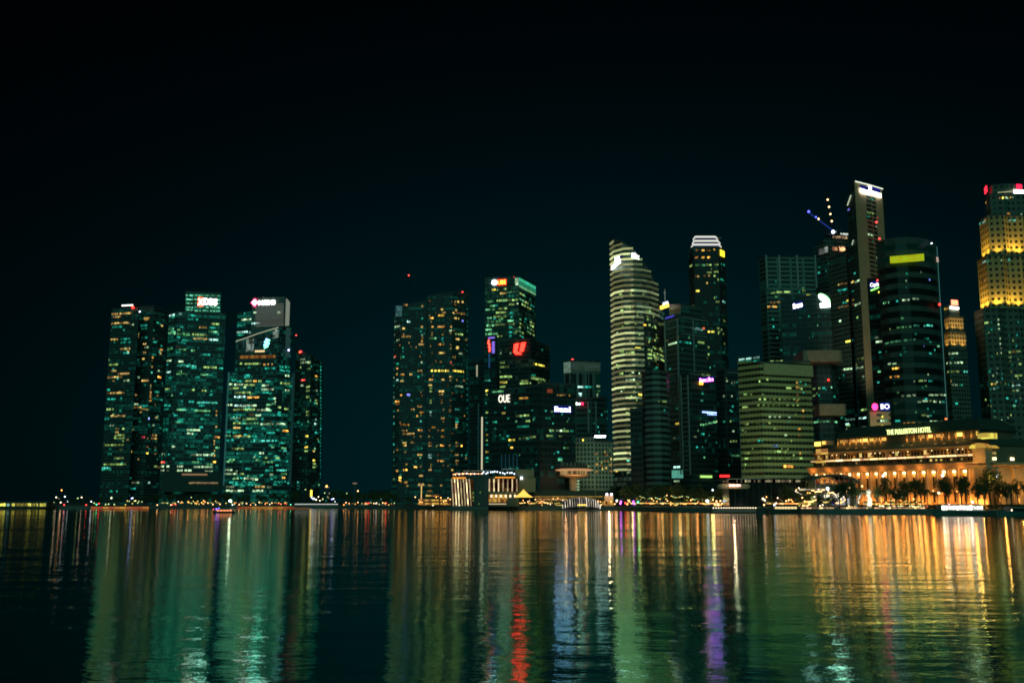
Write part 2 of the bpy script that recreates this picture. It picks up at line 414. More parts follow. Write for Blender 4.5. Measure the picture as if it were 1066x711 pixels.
t.rows(*B, '290-310 180 p;435-465 180 p;215-345 225 p;260-300 248 c;300-335 248 c;180-255 303 c;262-310 303 c;190-240 262 t;180-230 320 t;225-240 180 t')
t.done()

t = Tower('office_tower', 'densely lit tower with slanted glass top and blue green emblem', loc=base(270, 1095))
t.block([(235, 1100), (287, 1090), (304.5, 1108)], 430, 387, fc_off2, 34)
zb = t.zr[0]
t.block([(245.5, 1098), (290, 1091), (303, 1106)], 360, [356, 341, 340], fc_off, 30, z0=zb+1.4)
gl = glow('sky_garden_light', (.55, .75, .6), .3, 'NONE', cell=2.2, lo=.1, hi=1.3)
gd = glow('sky_garden_dim', (.12, .45, .4), .14, 'NONE', cell=2.2, lo=.3, hi=1.3)
for x0, x1, y0, y1, m in ((247.2, 254.5, 355.5, 366, gd), (256.3, 264, 353, 366, gl), (265.2, 275.5, 351, 365, gd), (276.2, 283.6, 347, 366, gd), (284.2, 290, 343, 352, gl)):
    t.part('sky_garden_pane', x0, x1, y0, y1, m, .4, face=2)
for x0, x1, ya, yb in ((245.5, 256, 355.6, 352), (256, 268, 352, 347.6), (268, 280, 347.6, 343.8), (280, 290, 343.8, 341)):
    a_, b_ = t.hit(x0, ya, 2), t.hit(x1, yb, 2)
    bm = bmesh.new(); tube(bm, t.place(a_[0], a_[1], a_[2], .4), t.place(b_[0], b_[1], b_[2], .4), .5, n=6); obj('top_rail_light', bm, glow('rail_light', (.75, .8, .55), .5, 'NONE'), t.root)
t.part('lit_soffit', 265.5, 275.5, 364.6, 366.6, glow('gold_strip', (1, .75, .35), 1.0, 'NONE'), .5, face=2)
t.part('lit_restaurant', 250, 287, 369.8, 373, glow('amber_strip', (1, .4, .1), .45, 'NONE', cell=1.6), .5, face=2)
f_, u_, v_, _ = t.hit(278, 357, 2)
bm = bmesh.new()
for z, w_, x in ((3.2, 5, 1), (0, 6.4, 0), (-3.2, 5, -1)):
    box(bm, (x, 0, z), (w_, .6, 2.1), tilt=Matrix.Rotation(.45, 4, 'Y'))
o = obj('sign_emblem', bm, glow('emblem_blue', (.25, .55, 1), 4), t.root, t.place(f_, u_, v_, .9), f_['yaw'])
bm = bmesh.new()
for z, w_, x in ((1.6, 6, .8), (-1.6, 6, .2), (-4.6, 5, -.4)): box(bm, (x, 0, z), (w_, .5, 2), tilt=Matrix.Rotation(-.45, 4, 'Y'))
obj('emblem_ribbon', bm, glow('emblem_green', (.15, 1, .55), 4), o, (0, -.4, 0))
t.part('edge_pilaster', 297.2, 301.5, 341, 372, glow('pilaster_teal', (.14, .42, .38), .1, 'NONE'), .6, face=3)
t.part('edge_fin', 235, 236.2, 388, 505, glow('edge_teal', (.1, .5, .45), .16, 'NONE'), .8, face=0)
t.part('edge_fin', 302.4, 304.6, 388, 505, glow('edge_teal_dim', (.08, .4, .36), .07, 'NONE'), .8, face=1)
t.lamp(300.5, 364.5, glow('beacon_blue', (.5, .5, 1), 4, 'NONE'), 1.2, 1100)
t.rows(*B, '''205-220 495 y;233-335 497 y;350-365 500 o;375-385 500 w;400-410 500 w;255-275 520 t;360-425 525 t;232-270 567 t;450-530 535 t;485-510 570 p;130-185 597 t;235-280 602 y;290-310 603 O
320-340 603 y;365-440 606 t;130-160 622 p;170-225 625 p;232-300 627 y;340-385 630 p;455-515 615 y;140-200 648 y;340-415 655 p;485-510 660 p;170-275 675 y;172-240 700 c;250-280 700 p
290-325 703 O;450-475 515 t;485-520 518 t''')
t.rows(*B2, '''170-240 20 c;250-325 22 o;120-160 40 t;375-415 30 t;420-505 47 p;120-160 68 p;170-240 72 c;245-310 72 p;165-220 97 y;225-300 97 y;310-385 100 p;440-460 83 y;480-505 93 y
440-460 115 t;150-210 150 p;220-310 155 y;340-355 155 t;165-210 180 y;220-320 182 g;330-415 187 p;430-490 183 p;165-210 208 w;340-370 212 t;470-505 228 O;120-150 235 t;160-210 238 t
370-430 240 t;110-150 258 g;165-215 260 o;220-270 262 y;275-310 262 t;120-140 287 t;290-415 290 T;155-230 338 y;325-355 365 p;380-410 368 t;290-300 390 p;315-335 388 t;362-375 393 y
425-450 395 y;110-165 417 g;205-225 417 t;350-420 420 g;115-160 468 p;360-410 472 t;430-495 470 T;105-190 493 p;205-235 493 y;460-495 493 g;415-430 515 t;170-200 522 y;230-320 522 p
465-485 517 o;415-490 540 t;120-170 573 p;195-225 573 T;300-360 572 w;375-400 575 p;120-230 597 p;285-350 597 p;430-460 130 t;440-465 350 t;470-495 352 T;425-445 440 t;395-470 132 t
140-300 545 t;160-340 560 t''')
t.scatter(238, 302, 392, 508, 110, 'tttgtp', (2, 7)); t.done()

t = Tower('apartment_tower', 'narrow apartment tower with a dotted light edge at the right end of the bay cluster', loc=base(320, 1150))
t.block([(306, 1152), (322, 1140), (335, 1162)], 430, [363, 371, 380], fc_res, 30)
t.rows(*B, '580-610 470 p;580-645 490 p;625-645 490 y;630-650 525 y;585-605 555 t;580-610 597 r;580-600 630 p;615-645 637 y;670-685 573 O;670-685 660 p;615-645 662 y;615-645 700 y;570-592 424 r')
t.rows(*B2, '''615-640 20 y;670-685 40 y;670-685 58 y;615-635 110 y;615-640 130 y;670-680 160 c;665-680 185 c;610-635 260 Y;605-632 328 Y;605-632 352 y;655-668 352 w;655-672 410 Y;655-672 430 y
655-672 452 y;560-575 545 T;560-575 565 T;560-575 585 t''')
for k in range(34): t.win(333.2, 334.4, 378+k*3.6, 't')
t.lamp(313, 366, None, 1.3, 1145); t.lamp(308.3, 349, None, .9, 1150)
t.part('lit_sculpture', 323, 324.6, 510, 517, glow('yellow_art', (1, .8, .08), 2.2, 'NONE'), .6)
t.scatter(308, 332, 380, 505, 45, 'tttgy'); t.done()

# ================================================================== centre left: twin sail towers and the offices behind the pier
Cc = (395, 280, 5.925); C2 = (395, 400, 5.467)
sail = facade('sail_glass', wall=(.09, .12, .115), fh=3.3, pw=2.4, sf=.34, mf=.15, dim=.07, frac=.35, warm=.2, seed=6)
t = Tower('apartment_tower', 'left half of the dark twin apartment towers full of small warm windows', loc=base(425, 1110))
t.block([(409, 1112), (416, 1104), (443, 1102)], 420, [322, 319, 314], sail, 34)
t.part('lit_stair_panel', 412, 418.5, 318.5, 329.5, glow('stair_teal', (.2, .6, .58), .3, 'NONE', cell=1.6), .5, face=1)
t.rows(*Cc, '''150-175 222 w;258-272 230 w;220-230 270 t;170-190 325 c;260-270 305 t;95-130 355 p;140-158 367 w;255-270 357 w;135-195 417 w;140-155 405 w;255-270 408 c;105-125 440 p;258-270 425 o
258-270 445 o;240-275 465 w;220-230 483 w;140-150 487 t;140-150 508 t;95-102 540 r;110-155 543 t;105-120 585 t;105-115 615 o;255-265 575 p;235-268 628 w;258-268 645 w;120-155 652 o
185-205 650 w;235-248 665 t;105-118 685 c;125-150 690 w;160-172 222 o;250-262 385 t''')
t.rows(*C2, '''90-140 97 O;92-140 112 o;118-130 62 o;155-175 60 b;178-190 92 t;180-200 143 w;215-245 125 w;228-255 160 o;235-240 175 w;210-220 180 o;230-242 210 T;120-170 230 o;125-160 265 w
155-200 282 w;218-245 262 o;130-155 280 w;228-240 297 w;195-200 297 w;130-155 333 w;175-200 330 w;135-155 348 w;215-245 365 t;95-105 373 o;140-155 385 w;215-245 400 w;228-238 418 g
145-160 455 w;195-215 470 o;228-240 467 w;95-108 492 o;135-160 487 O;90-125 530 O;92-125 545 O;225-250 520 w;140-160 557 o;150-165 577 w;220-255 570 o;95-120 537 o''')
for y in list(range(330, 500, 7)): t.win(409.6, 410.6, y+rnd.uniform(-2, 2), rnd.choice('tttp'))
t.scatter(412, 441, 330, 505, 55, 'wottw', (.9, 1.6)); t.done()
t = Tower('apartment_tower', 'right half of the dark twin apartment towers, with a bright yellow window row', loc=base(465, 1112))
t.block([(443.6, 1106), (470, 1104), (487.5, 1118)], 420, [309, 305, 305], sail, 34)
t.lamp(481.5, 304, None, .9, 1110)
bm = bmesh.new(); p0 = at(425.5, 309, 1118); p1 = at(425.5, 287, 1118); tube(bm, p0-t.L, p1-t.L, .5, .2); obj('mast', bm, M_metal, t.root)
t.lamp(425.5, 286.8, None, 1.0, 1118)
t.rows(*Cc, '''305-315 198 o;445-455 203 w;462-472 203 w;480-492 203 w;505-520 204 w;345-350 270 w;375-400 250 w;385-410 270 w;465-480 255 w;362-400 287 O;445-465 272 w;470-495 272 w;505-530 277 w
310-335 303 O;305-312 287 w;432-440 305 w;460-492 305 w;318-335 357 o;358-410 357 o;435-490 357 w;430-462 380 p;432-445 398 w;465-515 400 y;318-330 395 w;318-330 410 w;385-395 405 w
470-495 433 w;530-540 438 w;305-352 428 g;382-395 430 t;382-395 445 t;360-400 465 o;435-450 468 w;475-490 483 w;435-460 490 w;470-490 490 w;320-330 517 w;360-405 518 w;490-515 522 p
430-470 540 w;320-330 590 w;435-450 575 r;438-446 583 r;370-385 573 w;315-332 628 Y;337-352 628 Y;360-375 628 Y;380-400 628 Y;405-430 628 Y;450-475 628 Y;480-520 632 Y;305-330 683 o
380-405 683 w;430-455 665 w;430-460 685 w;470-485 685 w;515-528 688 w;508-518 320 b''')
t.rows(*C2, '''280-300 5 w;285-300 22 y;285-300 40 y;335-370 40 w;350-362 57 w;432-475 12 p;432-445 44 t;460-472 44 t;285-298 92 y;285-298 105 y;350-360 90 o;350-360 105 w;400-418 92 w
400-410 125 w;285-298 158 c;288-298 175 c;360-370 145 w;395-415 145 w;430-455 143 T;395-405 155 w;480-488 180 o;350-370 193 w;360-370 210 o;432-450 197 t;432-450 213 t;432-445 228 w
432-445 243 w;295-320 245 o;280-290 262 o;330-340 262 w;350-370 262 o;400-420 278 w;277-288 297 w;350-372 297 o;432-450 333 w;432-450 350 w;462-472 350 O;345-368 348 O;325-335 347 g
278-298 333 w;278-298 348 w;395-410 348 w;400-415 382 o;430-450 400 w;462-475 402 T;488-498 403 t;278-298 400 c;330-340 402 o;490-498 420 O;278-298 417 c;328-340 435 o;345-370 435 o
435-450 435 w;290-298 455 w;288-298 470 w;278-298 487 w;435-448 452 w;395-420 488 w;275-298 575 w;345-360 575 w;272-300 608 o;265-280 630 c;315-335 630 O''')
for y in range(322, 480, 6): t.win(485.8, 487, y+rnd.uniform(-2, 2), 't')
t.scatter(446, 485, 315, 505, 70, 'wottwo', (.9, 1.6)); t.done()

fc_dk = facade('dark_glass', glass=(.015, .04, .045), wall=(.07, .11, .11), fh=4.0, pw=3.0, sf=.3, dim=.045, frac=.25, warm=.15, seed=7)
t = Tower('office_tower', 'slim dark tower with one tall vertical strip of white light on its edge', loc=base(496, 1060))
t.block([(488.5, 1062), (503.5, 1050)], 430, 374, fc_dk, 24)
strip = glow('edge_strip_white', (.9, .85, .55), .7, 'NONE')
t.part('light_strip', 501.4, 502.5, 434, 489, strip, .8); t.part('light_strip', 496.2, 497.2, 380, 392, glow('edge_strip_dim', (.75, .75, .5), .5, 'NONE'), .6)
t.part('edge_trim', 497.5, 498.6, 420, 495, glow('edge_teal_dim', (.08, .4, .36), .07, 'NONE'), .4)
t.done()
t = Tower('office_tower', 'narrow dark tower with red and violet light sign below the green banded tower', loc=base(510, 1000))
t.block([(504, 1002), (517.5, 995)], 420, 350.5, fc_dk, 24)
f_, u_, v_, _ = t.hit(509.3, 360)
bm = bmesh.new()
for dx, dz in ((-.5, 4), (.3, 0), (.9, -4)): box(bm, (dx, 0, dz), (1.6, .5, 4.6), tilt=Matrix.Rotation(.2, 4, 'Y'))
obj('sign_emblem', bm, S_red, t.root, t.place(f_, u_, v_, .6), f_['yaw'])
t.part('sign_strip', 508.5, 515, 351, 352.4, S_violet, .5)
for k in range(8): t.part('sign_lettering', 512.3, 515, 355.6+k*1.55, 356.7+k*1.55, S_violet, .5)
t.part('light_strip', 508.6, 510.2, 368, 383, glow('strip_blue_dim', (.05, .2, .5), .25, 'NONE'), .4)
D2 = (485, 390, 5.08)
t.rows(*D2, '105-118 85 Y;105-115 105 y;105-118 200 y;105-118 255 t;105-118 318 Y;105-116 345 y;105-120 408 Y;100-130 30 T;102-112 150 t;102-112 228 t;104-114 290 t;102-118 370 t;102-120 440 t;102-120 460 t')
t.done()

Dv = (485, 280, 5.925)
ubs = facade('green_office', wall=(.08, .15, .12), fh=4.1, pw=2.6, sf=.36, dim=.06, frac=.35, warm=.1, seed=8, cool=(.12, .6, .35))
t = Tower('office_tower', 'green lit office tower with a glowing green rooftop band and a red lettered rooftop sign', loc=base(530, 1055))
t.block([(504.5, 1059), (540, 1050), (557.5, 1096)], 340, 288.5, ubs, 40)
bandg = glow('crown_green', (.05, .55, .3), .5, 'NONE', cell=2.5, lo=.8, hi=1.15)
f_ = t.faces[1]
zt = f_['z1']
for dz, hh, m in ((-2.2, 3.2, bandg), (-6.2, 3.4, bandg), (-9.6, 2.0, glow('crown_lime', (.3, .8, .35), .75, 'NONE', cell=2.5, lo=.7, hi=1.2))):
    bm = bmesh.new(); box(bm, (0, 0, 0), (f_['w']-1, .6, hh)); obj('crown_band', bm, m, t.root, t.place(f_, f_['w']/2, zt+dz, .4), f_['yaw'])
t.part('crown_corner', 536.3, 539.7, 289.5, 297, glow('corner_lime', (.5, .85, .5), .7, 'NONE', cell=2), .6, face=0)
bm = bmesh.new(); bmesh.ops.create_cone(bm, cap_ends=True, segments=24, radius1=2.9, radius2=2.9, depth=.7, matrix=Matrix.Rotation(PI/2, 4, 'X'))
f_, u_, v_, _ = t.hit(514.8, 294.3, 0); obj('sign_emblem', bm, glow('sign_bluewhite', (.85, .9, 1), 9), t.root, t.place(f_, u_, v_, .8), f_['yaw'])
t.sign('UBS', 518.3, 526.8, 291.8, 296.2, S_orange, face=0, board=glow('sign_red_dim', (1, .04, .02), 1.5))
t.lamp(535, 288.5, None, 1.0, 1052)
t.rows(*Dv, '''160-185 128 Y;190-200 128 y;230-250 124 y;210-250 150 w;250-300 145 g;265-295 167 t;132-170 202 g;190-260 196 y;265-300 193 y;305-330 190 y;148-180 228 g;120-180 252 g;265-300 218 y
310-335 215 p;200-255 245 y;185-250 270 y;270-295 270 t;130-160 302 g;170-250 295 y;130-145 322 g;155-215 325 g;255-295 320 g;125-175 350 g;180-250 345 y;260-300 340 y;120-160 375 g
265-290 365 t;120-160 402 g;160-200 400 g;265-290 390 t;305-330 385 y;185-225 415 y''')
for px, py in ((327, 150), (327, 185), (327, 210), (327, 290), (327, 310), (327, 335), (327, 360), (327, 385), (327, 410)):
    for k in range(6):
        if rnd.random() < .74:
            x0 = px+k*16+rnd.uniform(0, 5)
            t.win(485+x0/5.925, 485+(x0+11)/5.925, 280+(py+.56*(x0-px))/5.925, rnd.choice('ggyyt'))
t.scatter(506, 538, 310, 350, 22, 'ggt', (2, 5)); t.done()

t = Tower('office_tower', 'dark office tower carrying two big slanted red strokes as a rooftop sign', loc=base(545, 955))
t.block([(520, 962), (553, 948), (572.5, 978)], 385, [356.5, 353.5, 362], facade('dark_glass_green', glass=(.015, .04, .045), wall=(.06, .10, .09), fh=4, pw=2.8, sf=.3, dim=.05, frac=.28, warm=.1, seed=9, cool=(.2, .5, .25)), 30)
f_, u_, v_, _ = t.hit(541.3, 363, 0)
bm = bmesh.new()
def stroke(bm, pts, th=.7):
    fv = [bm.verts.new((x, -th/2, z)) for x, z in pts]; bv = [bm.verts.new((x, th/2, z)) for x, z in pts]
    n = len(pts)
    bm.faces.new(fv); bm.faces.new(bv[::-1])
    for i in range(n): bm.faces.new((fv[i], bv[i], bv[(i+1) % n], fv[(i+1) % n]))
stroke(bm, [(-5.6, 4.6), (-.8, 5.4), (-2.6, -1.8), (-1.4, -3.6), (1.8, -4.2), (1.6, -5.8), (-4.2, -5.4), (-6.4, -3.2)])
stroke(bm, [(1.8, 5.4), (6.4, 5.8), (4.2, -2.2), (2.6, -3.4), (.2, -3)])
obj('sign_emblem', bm, glow('sign_vermilion', (1, .014, .008), 12), t.root, t.place(f_, u_, v_, 1.0), f_['yaw'])
t.rows(*Dv, '195-240 577 y;190-265 607 y;190-215 635 y;190-200 665 y;225-285 667 y;190-255 700 Y;415-485 585 Y;400-490 673 y;340-385 690 y;405-430 655 t;210-220 520 p;270-280 520 p;465-475 500 t')
t.rows(*D2, '165-240 12 y;165-215 42 y;345-415 15 y;165-210 65 y;230-270 75 t;285-370 47 y;380-440 42 y')
t.done()

t = Tower('office_block', 'broad dark glass office block with white three letter sign behind the pier', loc=base(540, 700))
ouef = facade('bay_front_glass', glass=(.012, .035, .04), wall=(.05, .08, .08), fh=4.2, pw=3, sf=.28, dim=.05, frac=.25, warm=.15, seed=10)
t.block([(512, 708), (561, 690)], 440, [408.5, 402], ouef, 34)
t.sign('OUE', 519.3, 531, 411, 419, glow('sign_cream', (1, .95, .75), 1.6), face=0, bold=.01)
t.rows(*D2, '''140-200 90 g;280-330 125 o;265-300 218 y;305-335 215 y;315-340 245 y;270-335 275 t;190-210 203 w;140-165 250 t;225-260 345 Y;278-290 338 y;300-330 335 y;335-372 330 y;150-165 325 t
235-250 385 O;255-275 150 t;150-165 200 t''')
for k in range(5): t.part('lobby_light', 522+k*4, 522.7+k*4, 473, 489, glow('lobby_blue', (.05, .25, .35), .14, 'NONE'), .4, face=0)
t.scatter(514, 558, 412, 488, 40, 'ttg', (1, 3)); t.done()
t = Tower('office_block', 'dark glass block with blue white sign, right of the three letter sign block', loc=base(580, 695))
t.block([(561.5, 694), (599, 702)], 440, [400, 401], ouef, 34)
t.strokes(577, 594, 423.6, 428.8, glow('sign_lilacwhite', (.55, .58, 1), 10), 9, face=0, board=S_blue)  # blue board added to paint the halo around the letters
t.part('rooftop_glow', 569.5, 575, 405, 409, glow('roof_red', (.8, .18, .08), .2, 'NONE'), .5, face=0)
t.rows(*D2, '480-530 107 w;545-550 110 o;420-450 230 t;540-548 235 T;440-465 295 y;475-510 296 p;512-545 298 y;550-570 298 t;425-460 323 y;490-510 325 y;515-545 387 g;485-510 450 g;480-512 443 t')
t.scatter(563, 597, 412, 488, 30, 'ttg', (1, 3)); t.done()

conc = facade('ribbed_concrete', glass=(.03, .05, .05), wall=(.26, .34, .30), fh=30, pw=7.5, sf=.06, mf=.3, dim=.02, frac=.2, seed=11)
t = Tower('office_tower', 'grey ribbed concrete tower with a pale lit top band and a red roof lamp', loc=base(606, 900))
t.block([(587, 906), (594.5, 898), (625, 903)], 400, 376, conc, 30)
t.part('crown_band', 594.8, 624.8, 377, 386.5, glow('crown_dim', (.16, .36, .26), .16, 'NONE', cell=5, lo=.7, hi=1.1), .6, face=1)
t.part('crown_band', 587.3, 594.2, 377, 388, glow('crown_dim2', (.3, .5, .36), .2, 'NONE', cell=5, lo=.7, hi=1.1), .6, face=0)
for x in (600.5, 606.5, 612.5, 618.5): t.part('fin', x, x+.8, 388, 445, M_pale, 1.2, face=1)
t.lamp(596, 374.5, None, 1.1, 900)
t.rows(*D2, '590-625 65 c;630-670 65 t;690-720 62 p;690-720 87 g;595-615 100 c;600-612 110 c;690-700 105 p;692-698 118 p;693-699 130 c'); t.done()
t = Tower('office_block', 'dark arched office block with a small white and red sign at its top left corner', loc=base(614, 852))
t.block([(598.5, 852), (611, 848), (632, 856)], 435, [416, 416, 414], facade('arched_dark', wall=(.10, .16, .15), fh=4.4, pw=14, sf=.35, mf=.1, dim=.03, frac=.2, seed=12), 26)
t.strokes(600, 604.2, 419, 421.4, S_white, 4, face=0)
t.lamp(606, 420.2, glow('sign_crimson', (1, .02, .08), 4), 1.3, 845, 'sign_emblem')
for x in (611.5, 619.5): t.part('pier', x, x+1.3, 418, 450, M_pale, .8, face=1)
t.scatter(612, 632, 425, 470, 18, 'tttp', (.8, 1.5)); t.done()
t = Tower('hotel', 'low pale hotel block with a white rooftop name sign and a few warm windows', 'hotel', loc=base(620, 722))
asc = facade('hotel_wall', glass=(.03, .05, .045), wall=(.34, .38, .30), fh=3.3, pw=2.6, sf=.4, mf=.4, dim=.02, frac=.2, warm=.5, seed=13)
t.block([(599, 722), (618.5, 719)], 470, 456, asc, 20)
t.block([(618.5, 719), (638.5, 724)], 470, 461, asc, 20)
t.sign('ASCOTT', 618.3, 630.5, 453.2, 455.6, glow('sign_bluewhite', (.85, .9, 1), 9), face=1, bold=.02, out=.4)
E2 = (550, 475, 9.69)
t.rows(*E2, '670-700 85 w;720-750 80 w;765-795 48 w;770-795 117 w;675-705 155 o;820-845 150 o;735-750 118 w;600-615 100 y;690-705 20 y;730-750 60 y')
t.rows(*(430, 440, 4.635), '875-890 150 w;920-945 155 w;930-940 185 w;880-895 200 w;950-960 175 w;815-825 62 Y;905-915 210 w')
t.scatter(620, 637, 466, 494, 14, 'wwy', (.9, 1.6)); t.done()

# ================================================================== centre: the banded curved tower and its neighbours
Fv = (620, 240, 5.08); F2 = (620, 370, 5.08); G = (680, 240, 5.08); G2 = (680, 370, 5.08)
t = Tower('office_tower', 'tall curved tower with pale lit horizontal bands and a roofline swooping down to the right', loc=base(662, 800))
ofc = facade('banded_tower_glass', wall=(.10, .14, .12), fh=4.0, pw=2.4, sf=.3, dim=.06, frac=.4, warm=.45, seed=14, cool=(.35, .6, .4))
ov = [(637.5, 808), (641, 798), (650, 790), (661, 788), (670, 790), (679, 796), (686, 806), (691.5, 822)]
ot = [250, 249.5, 253, 261, 271, 284, 300, 326]
t.block(ov, 370, ot, ofc, 40)
band = [glow('sunshade_painted_glow_%s' % n, c, s, 'NONE', cell=5, lo=.45, hi=1.3) for n, c, s in (('bright', (.82, .86, .38), .6), ('mid', (.55, .75, .36), .3), ('dim', (.2, .5, .36), .1))]  # ledges glow themselves, light put into the material instead of lamps on them
PP = [f['P'] for f in t.faces] + [t.faces[-1]['P']+t.faces[-1]['d']*t.faces[-1]['w']]
NN = []
for i in range(len(PP)):
    a = t.faces[max(0, i-1)]['n']; b = t.faces[min(i, len(t.faces)-1)]['n']; NN.append((a+b).normalized())
zt = [at(v[0], y, v[1]).z for v, y in zip(ov, ot)]
zc = at(672, 330, 792).z; z2 = at(660, 392, 788).z
ztop = max(zt); fl = 4.35; k = 0
z = at(645, 489, 795).z
while z < ztop-1:
    last = len(PP)-1 if z > zc else 4
    bm = bmesh.new()
    for seg in range(last):
        if z > (zt[seg]+zt[seg+1])/2-.5: continue
        mi = (0 if seg < 3 else 1 if seg < 5 else 2) if z <= zc or seg < 4 else (1 if seg < 6 else 2)
        q = [PP[seg]+NN[seg]*.05, PP[seg+1]+NN[seg+1]*.05, PP[seg+1]+NN[seg+1]*1.0, PP[seg]+NN[seg]*1.0]
        lo = [bm.verts.new((p.x-t.L.x, p.y-t.L.y, z-.75-t.L.z)) for p in q]; hi = [bm.verts.new((p.x-t.L.x, p.y-t.L.y, z+.75-t.L.z)) for p in q]
        fs = [bm.faces.new(hi), bm.faces.new(lo[::-1])] + [bm.faces.new((lo[i], lo[(i+1) % 4], hi[(i+1) % 4], hi[i])) for i in range(4)]
        for f in fs: f.material_index = mi
    obj('sunshade_band', bm, band, t.root)
    z += fl
t.part('sign_board', 639.5, 648.5, 266.5, 272.5, glow('sign_navy', (.03, .04, .3), .25), .5); t.part('sign_emblem', 641.3, 645.5, 267.5, 272.6, S_cool, .6, out=.6); t.part('sign_emblem', 638.5, 647.5, 273.5, 277.5, S_white, .6, out=1.1)
t.strokes(657, 665, 264.6, 269.6, S_white, 5, out=1.2, rise=-.25)
t.rows(*Fv, '''100-145 327 y;155-205 410 y;90-130 470 y;150-180 490 y;190-240 465 y;250-268 500 O;100-140 500 y;270-280 470 y;205-240 622 Y;105-240 642 y;140-240 650 y;100-130 640 y;170-260 645 y;130-230 690 y
240-252 208 p;235-245 290 p;155-170 240 T;265-280 425 y;282-300 428 y;295-303 435 y;265-285 455 y;300-312 455 y;278-290 500 y;265-290 572 g;275-295 580 y;330-345 495 y;320-340 570 y;275-290 630 y
310-330 625 y;325-345 620 y;335-358 635 y;275-300 655 y;305-330 650 y;335-360 660 y;310-345 680 y;345-362 685 y''')
t.rows(*F2, '''100-135 55 y;225-250 105 y;160-220 130 p;200-240 150 y;145-230 180 y;225-245 207 Y;175-190 225 Y;155-180 305 y;145-175 405 y;155-182 555 G;105-160 610 O;165-185 618 p;180-190 520 p
275-300 15 y;305-345 5 y;310-360 12 y;305-350 75 t;205-220 450 b''')
t.scatter(640, 671, 300, 425, 60, 'yyyp', (1, 3)); t.scatter(673, 690, 335, 388, 25, 'yyt', (1, 2.4))
t.done()

bandk = facade('banded_dark', glass=(.012, .03, .03), wall=(.14, .24, .22), fh=4.1, pw=40, sf=.5, mf=0, dim=.02, frac=.1, seed=15)
t = Tower('office_tower', 'unlit round tower of dark horizontal bands at the foot of the curved banded tower', loc=base(683, 695))
t.block([(669, 706), (673, 697), (680, 692), (688, 692), (695, 698), (698, 706)], 440, 387, bandk, 20)
t.block([(656, 708), (669, 702)], 440, 426, fc_dk, 20)
t.rows(*G2, '25-40 243 y;44-56 243 y;58-70 244 y;55-65 290 t'); t.done()

frame = facade('framed_glass', glass=(.02, .05, .055), wall=(.13, .22, .20), fh=4.2, pw=3.2, sf=.22, mf=.1, dim=.035, frac=.22, warm=.2, seed=16)
t = Tower('office_tower', 'pale grid framed office tower with an orange sign and mast on its roof', loc=base(712, 765))
t.block([(694, 775), (708, 757), (737, 775)], 400, [331, 329, 333], frame, 30)
t.block([(697, 776), (709, 765), (731, 777)], 330, [319, 318, 321], frame, 22, z0=t.zr[1]+1.4)
edgem = glow('frame_light', (.10, .34, .30), .12, 'NONE')
t.part('frame_post', 693.8, 694.8, 334, 494, M_pale, .8, face=0); t.part('frame_post', 707, 708, 332, 494, M_pale, .8, face=0)
for y in (333, 341, 384, 389, 431, 437, 444, 478): t.part('frame_beam', 694.8, 707.4, y, y+.9, M_pale, .6, face=0)
for y in (332, 341.5, 349): t.part('frame_beam', 708.8, 736, y, y+.9, M_pale, .6, face=1)
t.part('frame_post', 721.5, 722.4, 332, 388, M_pale, .6, face=1)
t.part('sign_board', 688.8, 697, 317.4, 321, S_orange, 1, face=0, out=.5)
t.part('sign_emblem', 692, 696, 314.8, 317, S_cool, 1, face=0, out=.5)
t.part('sign_strip', 693, 702, 329.5, 330.7, glow('strip_blue', (.1, .1, .9), .7, 'NONE'), .4)
p0, p1 = at(692.5, 318, 770), at(692, 301, 770)
bm = bmesh.new(); tube(bm, p0-t.L, p1-t.L, .5, .25); ball(bm, at(692, 305, 770)-t.L, .9)
obj('mast', bm, glow('mast_painted_glow', (.5, .65, .55), .2, 'NONE'), t.root)  # mast glows by itself; its light is put into the material
t.part('lit_screen', 699.4, 705.4, 489.4, 497.5, glow('screen_teal', (.16, .62, .48), .4, 'NONE', cell=4, lo=.8, hi=1.1), .5, face=0)
t.part('lit_screen', 706.2, 711.8, 489.4, 497.5, glow('screen_teal', (.16, .62, .48), .4), .5)
t.rows(*G, '205-262 517 c;262-272 517 r;125-205 567 o;135-200 588 t;80-130 603 p;235-270 592 y;65-80 583 y')
t.rows(*G2, '118-142 360 Y;105-120 438 p;125-145 589 c;108-122 590 c;110-140 664 p'); t.scatter(696, 735, 345, 440, 25, 'ttg'); t.done()

t = Tower('office_tower', 'very tall dark octagonal tower crowned by stacked white light rings', loc=base(737, 860))
rep = facade('octagon_glass', glass=(.012, .03, .035), wall=(.05, .07, .07), fh=4.2, pw=3.0, sf=.34, dim=.04, frac=.2, warm=.4, seed=17)
t.block([(717.5, 868), (723, 856), (749, 856), (756, 868)], 300, 258, rep, 40)
z = t.zr[1]+1.3
ring = glow('ring_white', (.92, .95, .8), .85, 'NONE'); ringb = glow('ring_violet', (.45, .4, .9), .35, 'NONE')
for (xa, xb, xc, xd), y in (((720.3, 722.5, 747.5, 750), 254), ((721.5, 723.5, 746.5, 749), 250.2), ((722.5, 724.5, 744.5, 746.5), 246)):
    t.block([(xa, 867), (xb, 857), (xc, 857), (xd, 867)], 255, y, rep, 36, z0=z, part='crown_tier', roof=False)
    zz = t.zr[1]
    fs = t.faces[-3:]
    for f in fs:
        bm = bmesh.new(); box(bm, (0, 0, 0), (f['w'], .9, 1.5)); o = obj('light_ring', bm, ring, t.root, t.place(f, f['w']/2, zz-.75, .45), f['yaw'])
        bm = bmesh.new(); box(bm, (0, 0, 0), (f['w'], .5, .5)); obj('ring_trim', bm, ringb, o, (0, -.1, -1.1))
    z = zz
bm = bmesh.new(); box(bm, (0, 0, 0), (24, 24, 1)); p = at(735, 246, 872); obj('roof', bm, M_roof, t.root, Vector((p.x, 875, z+.4))-t.L)
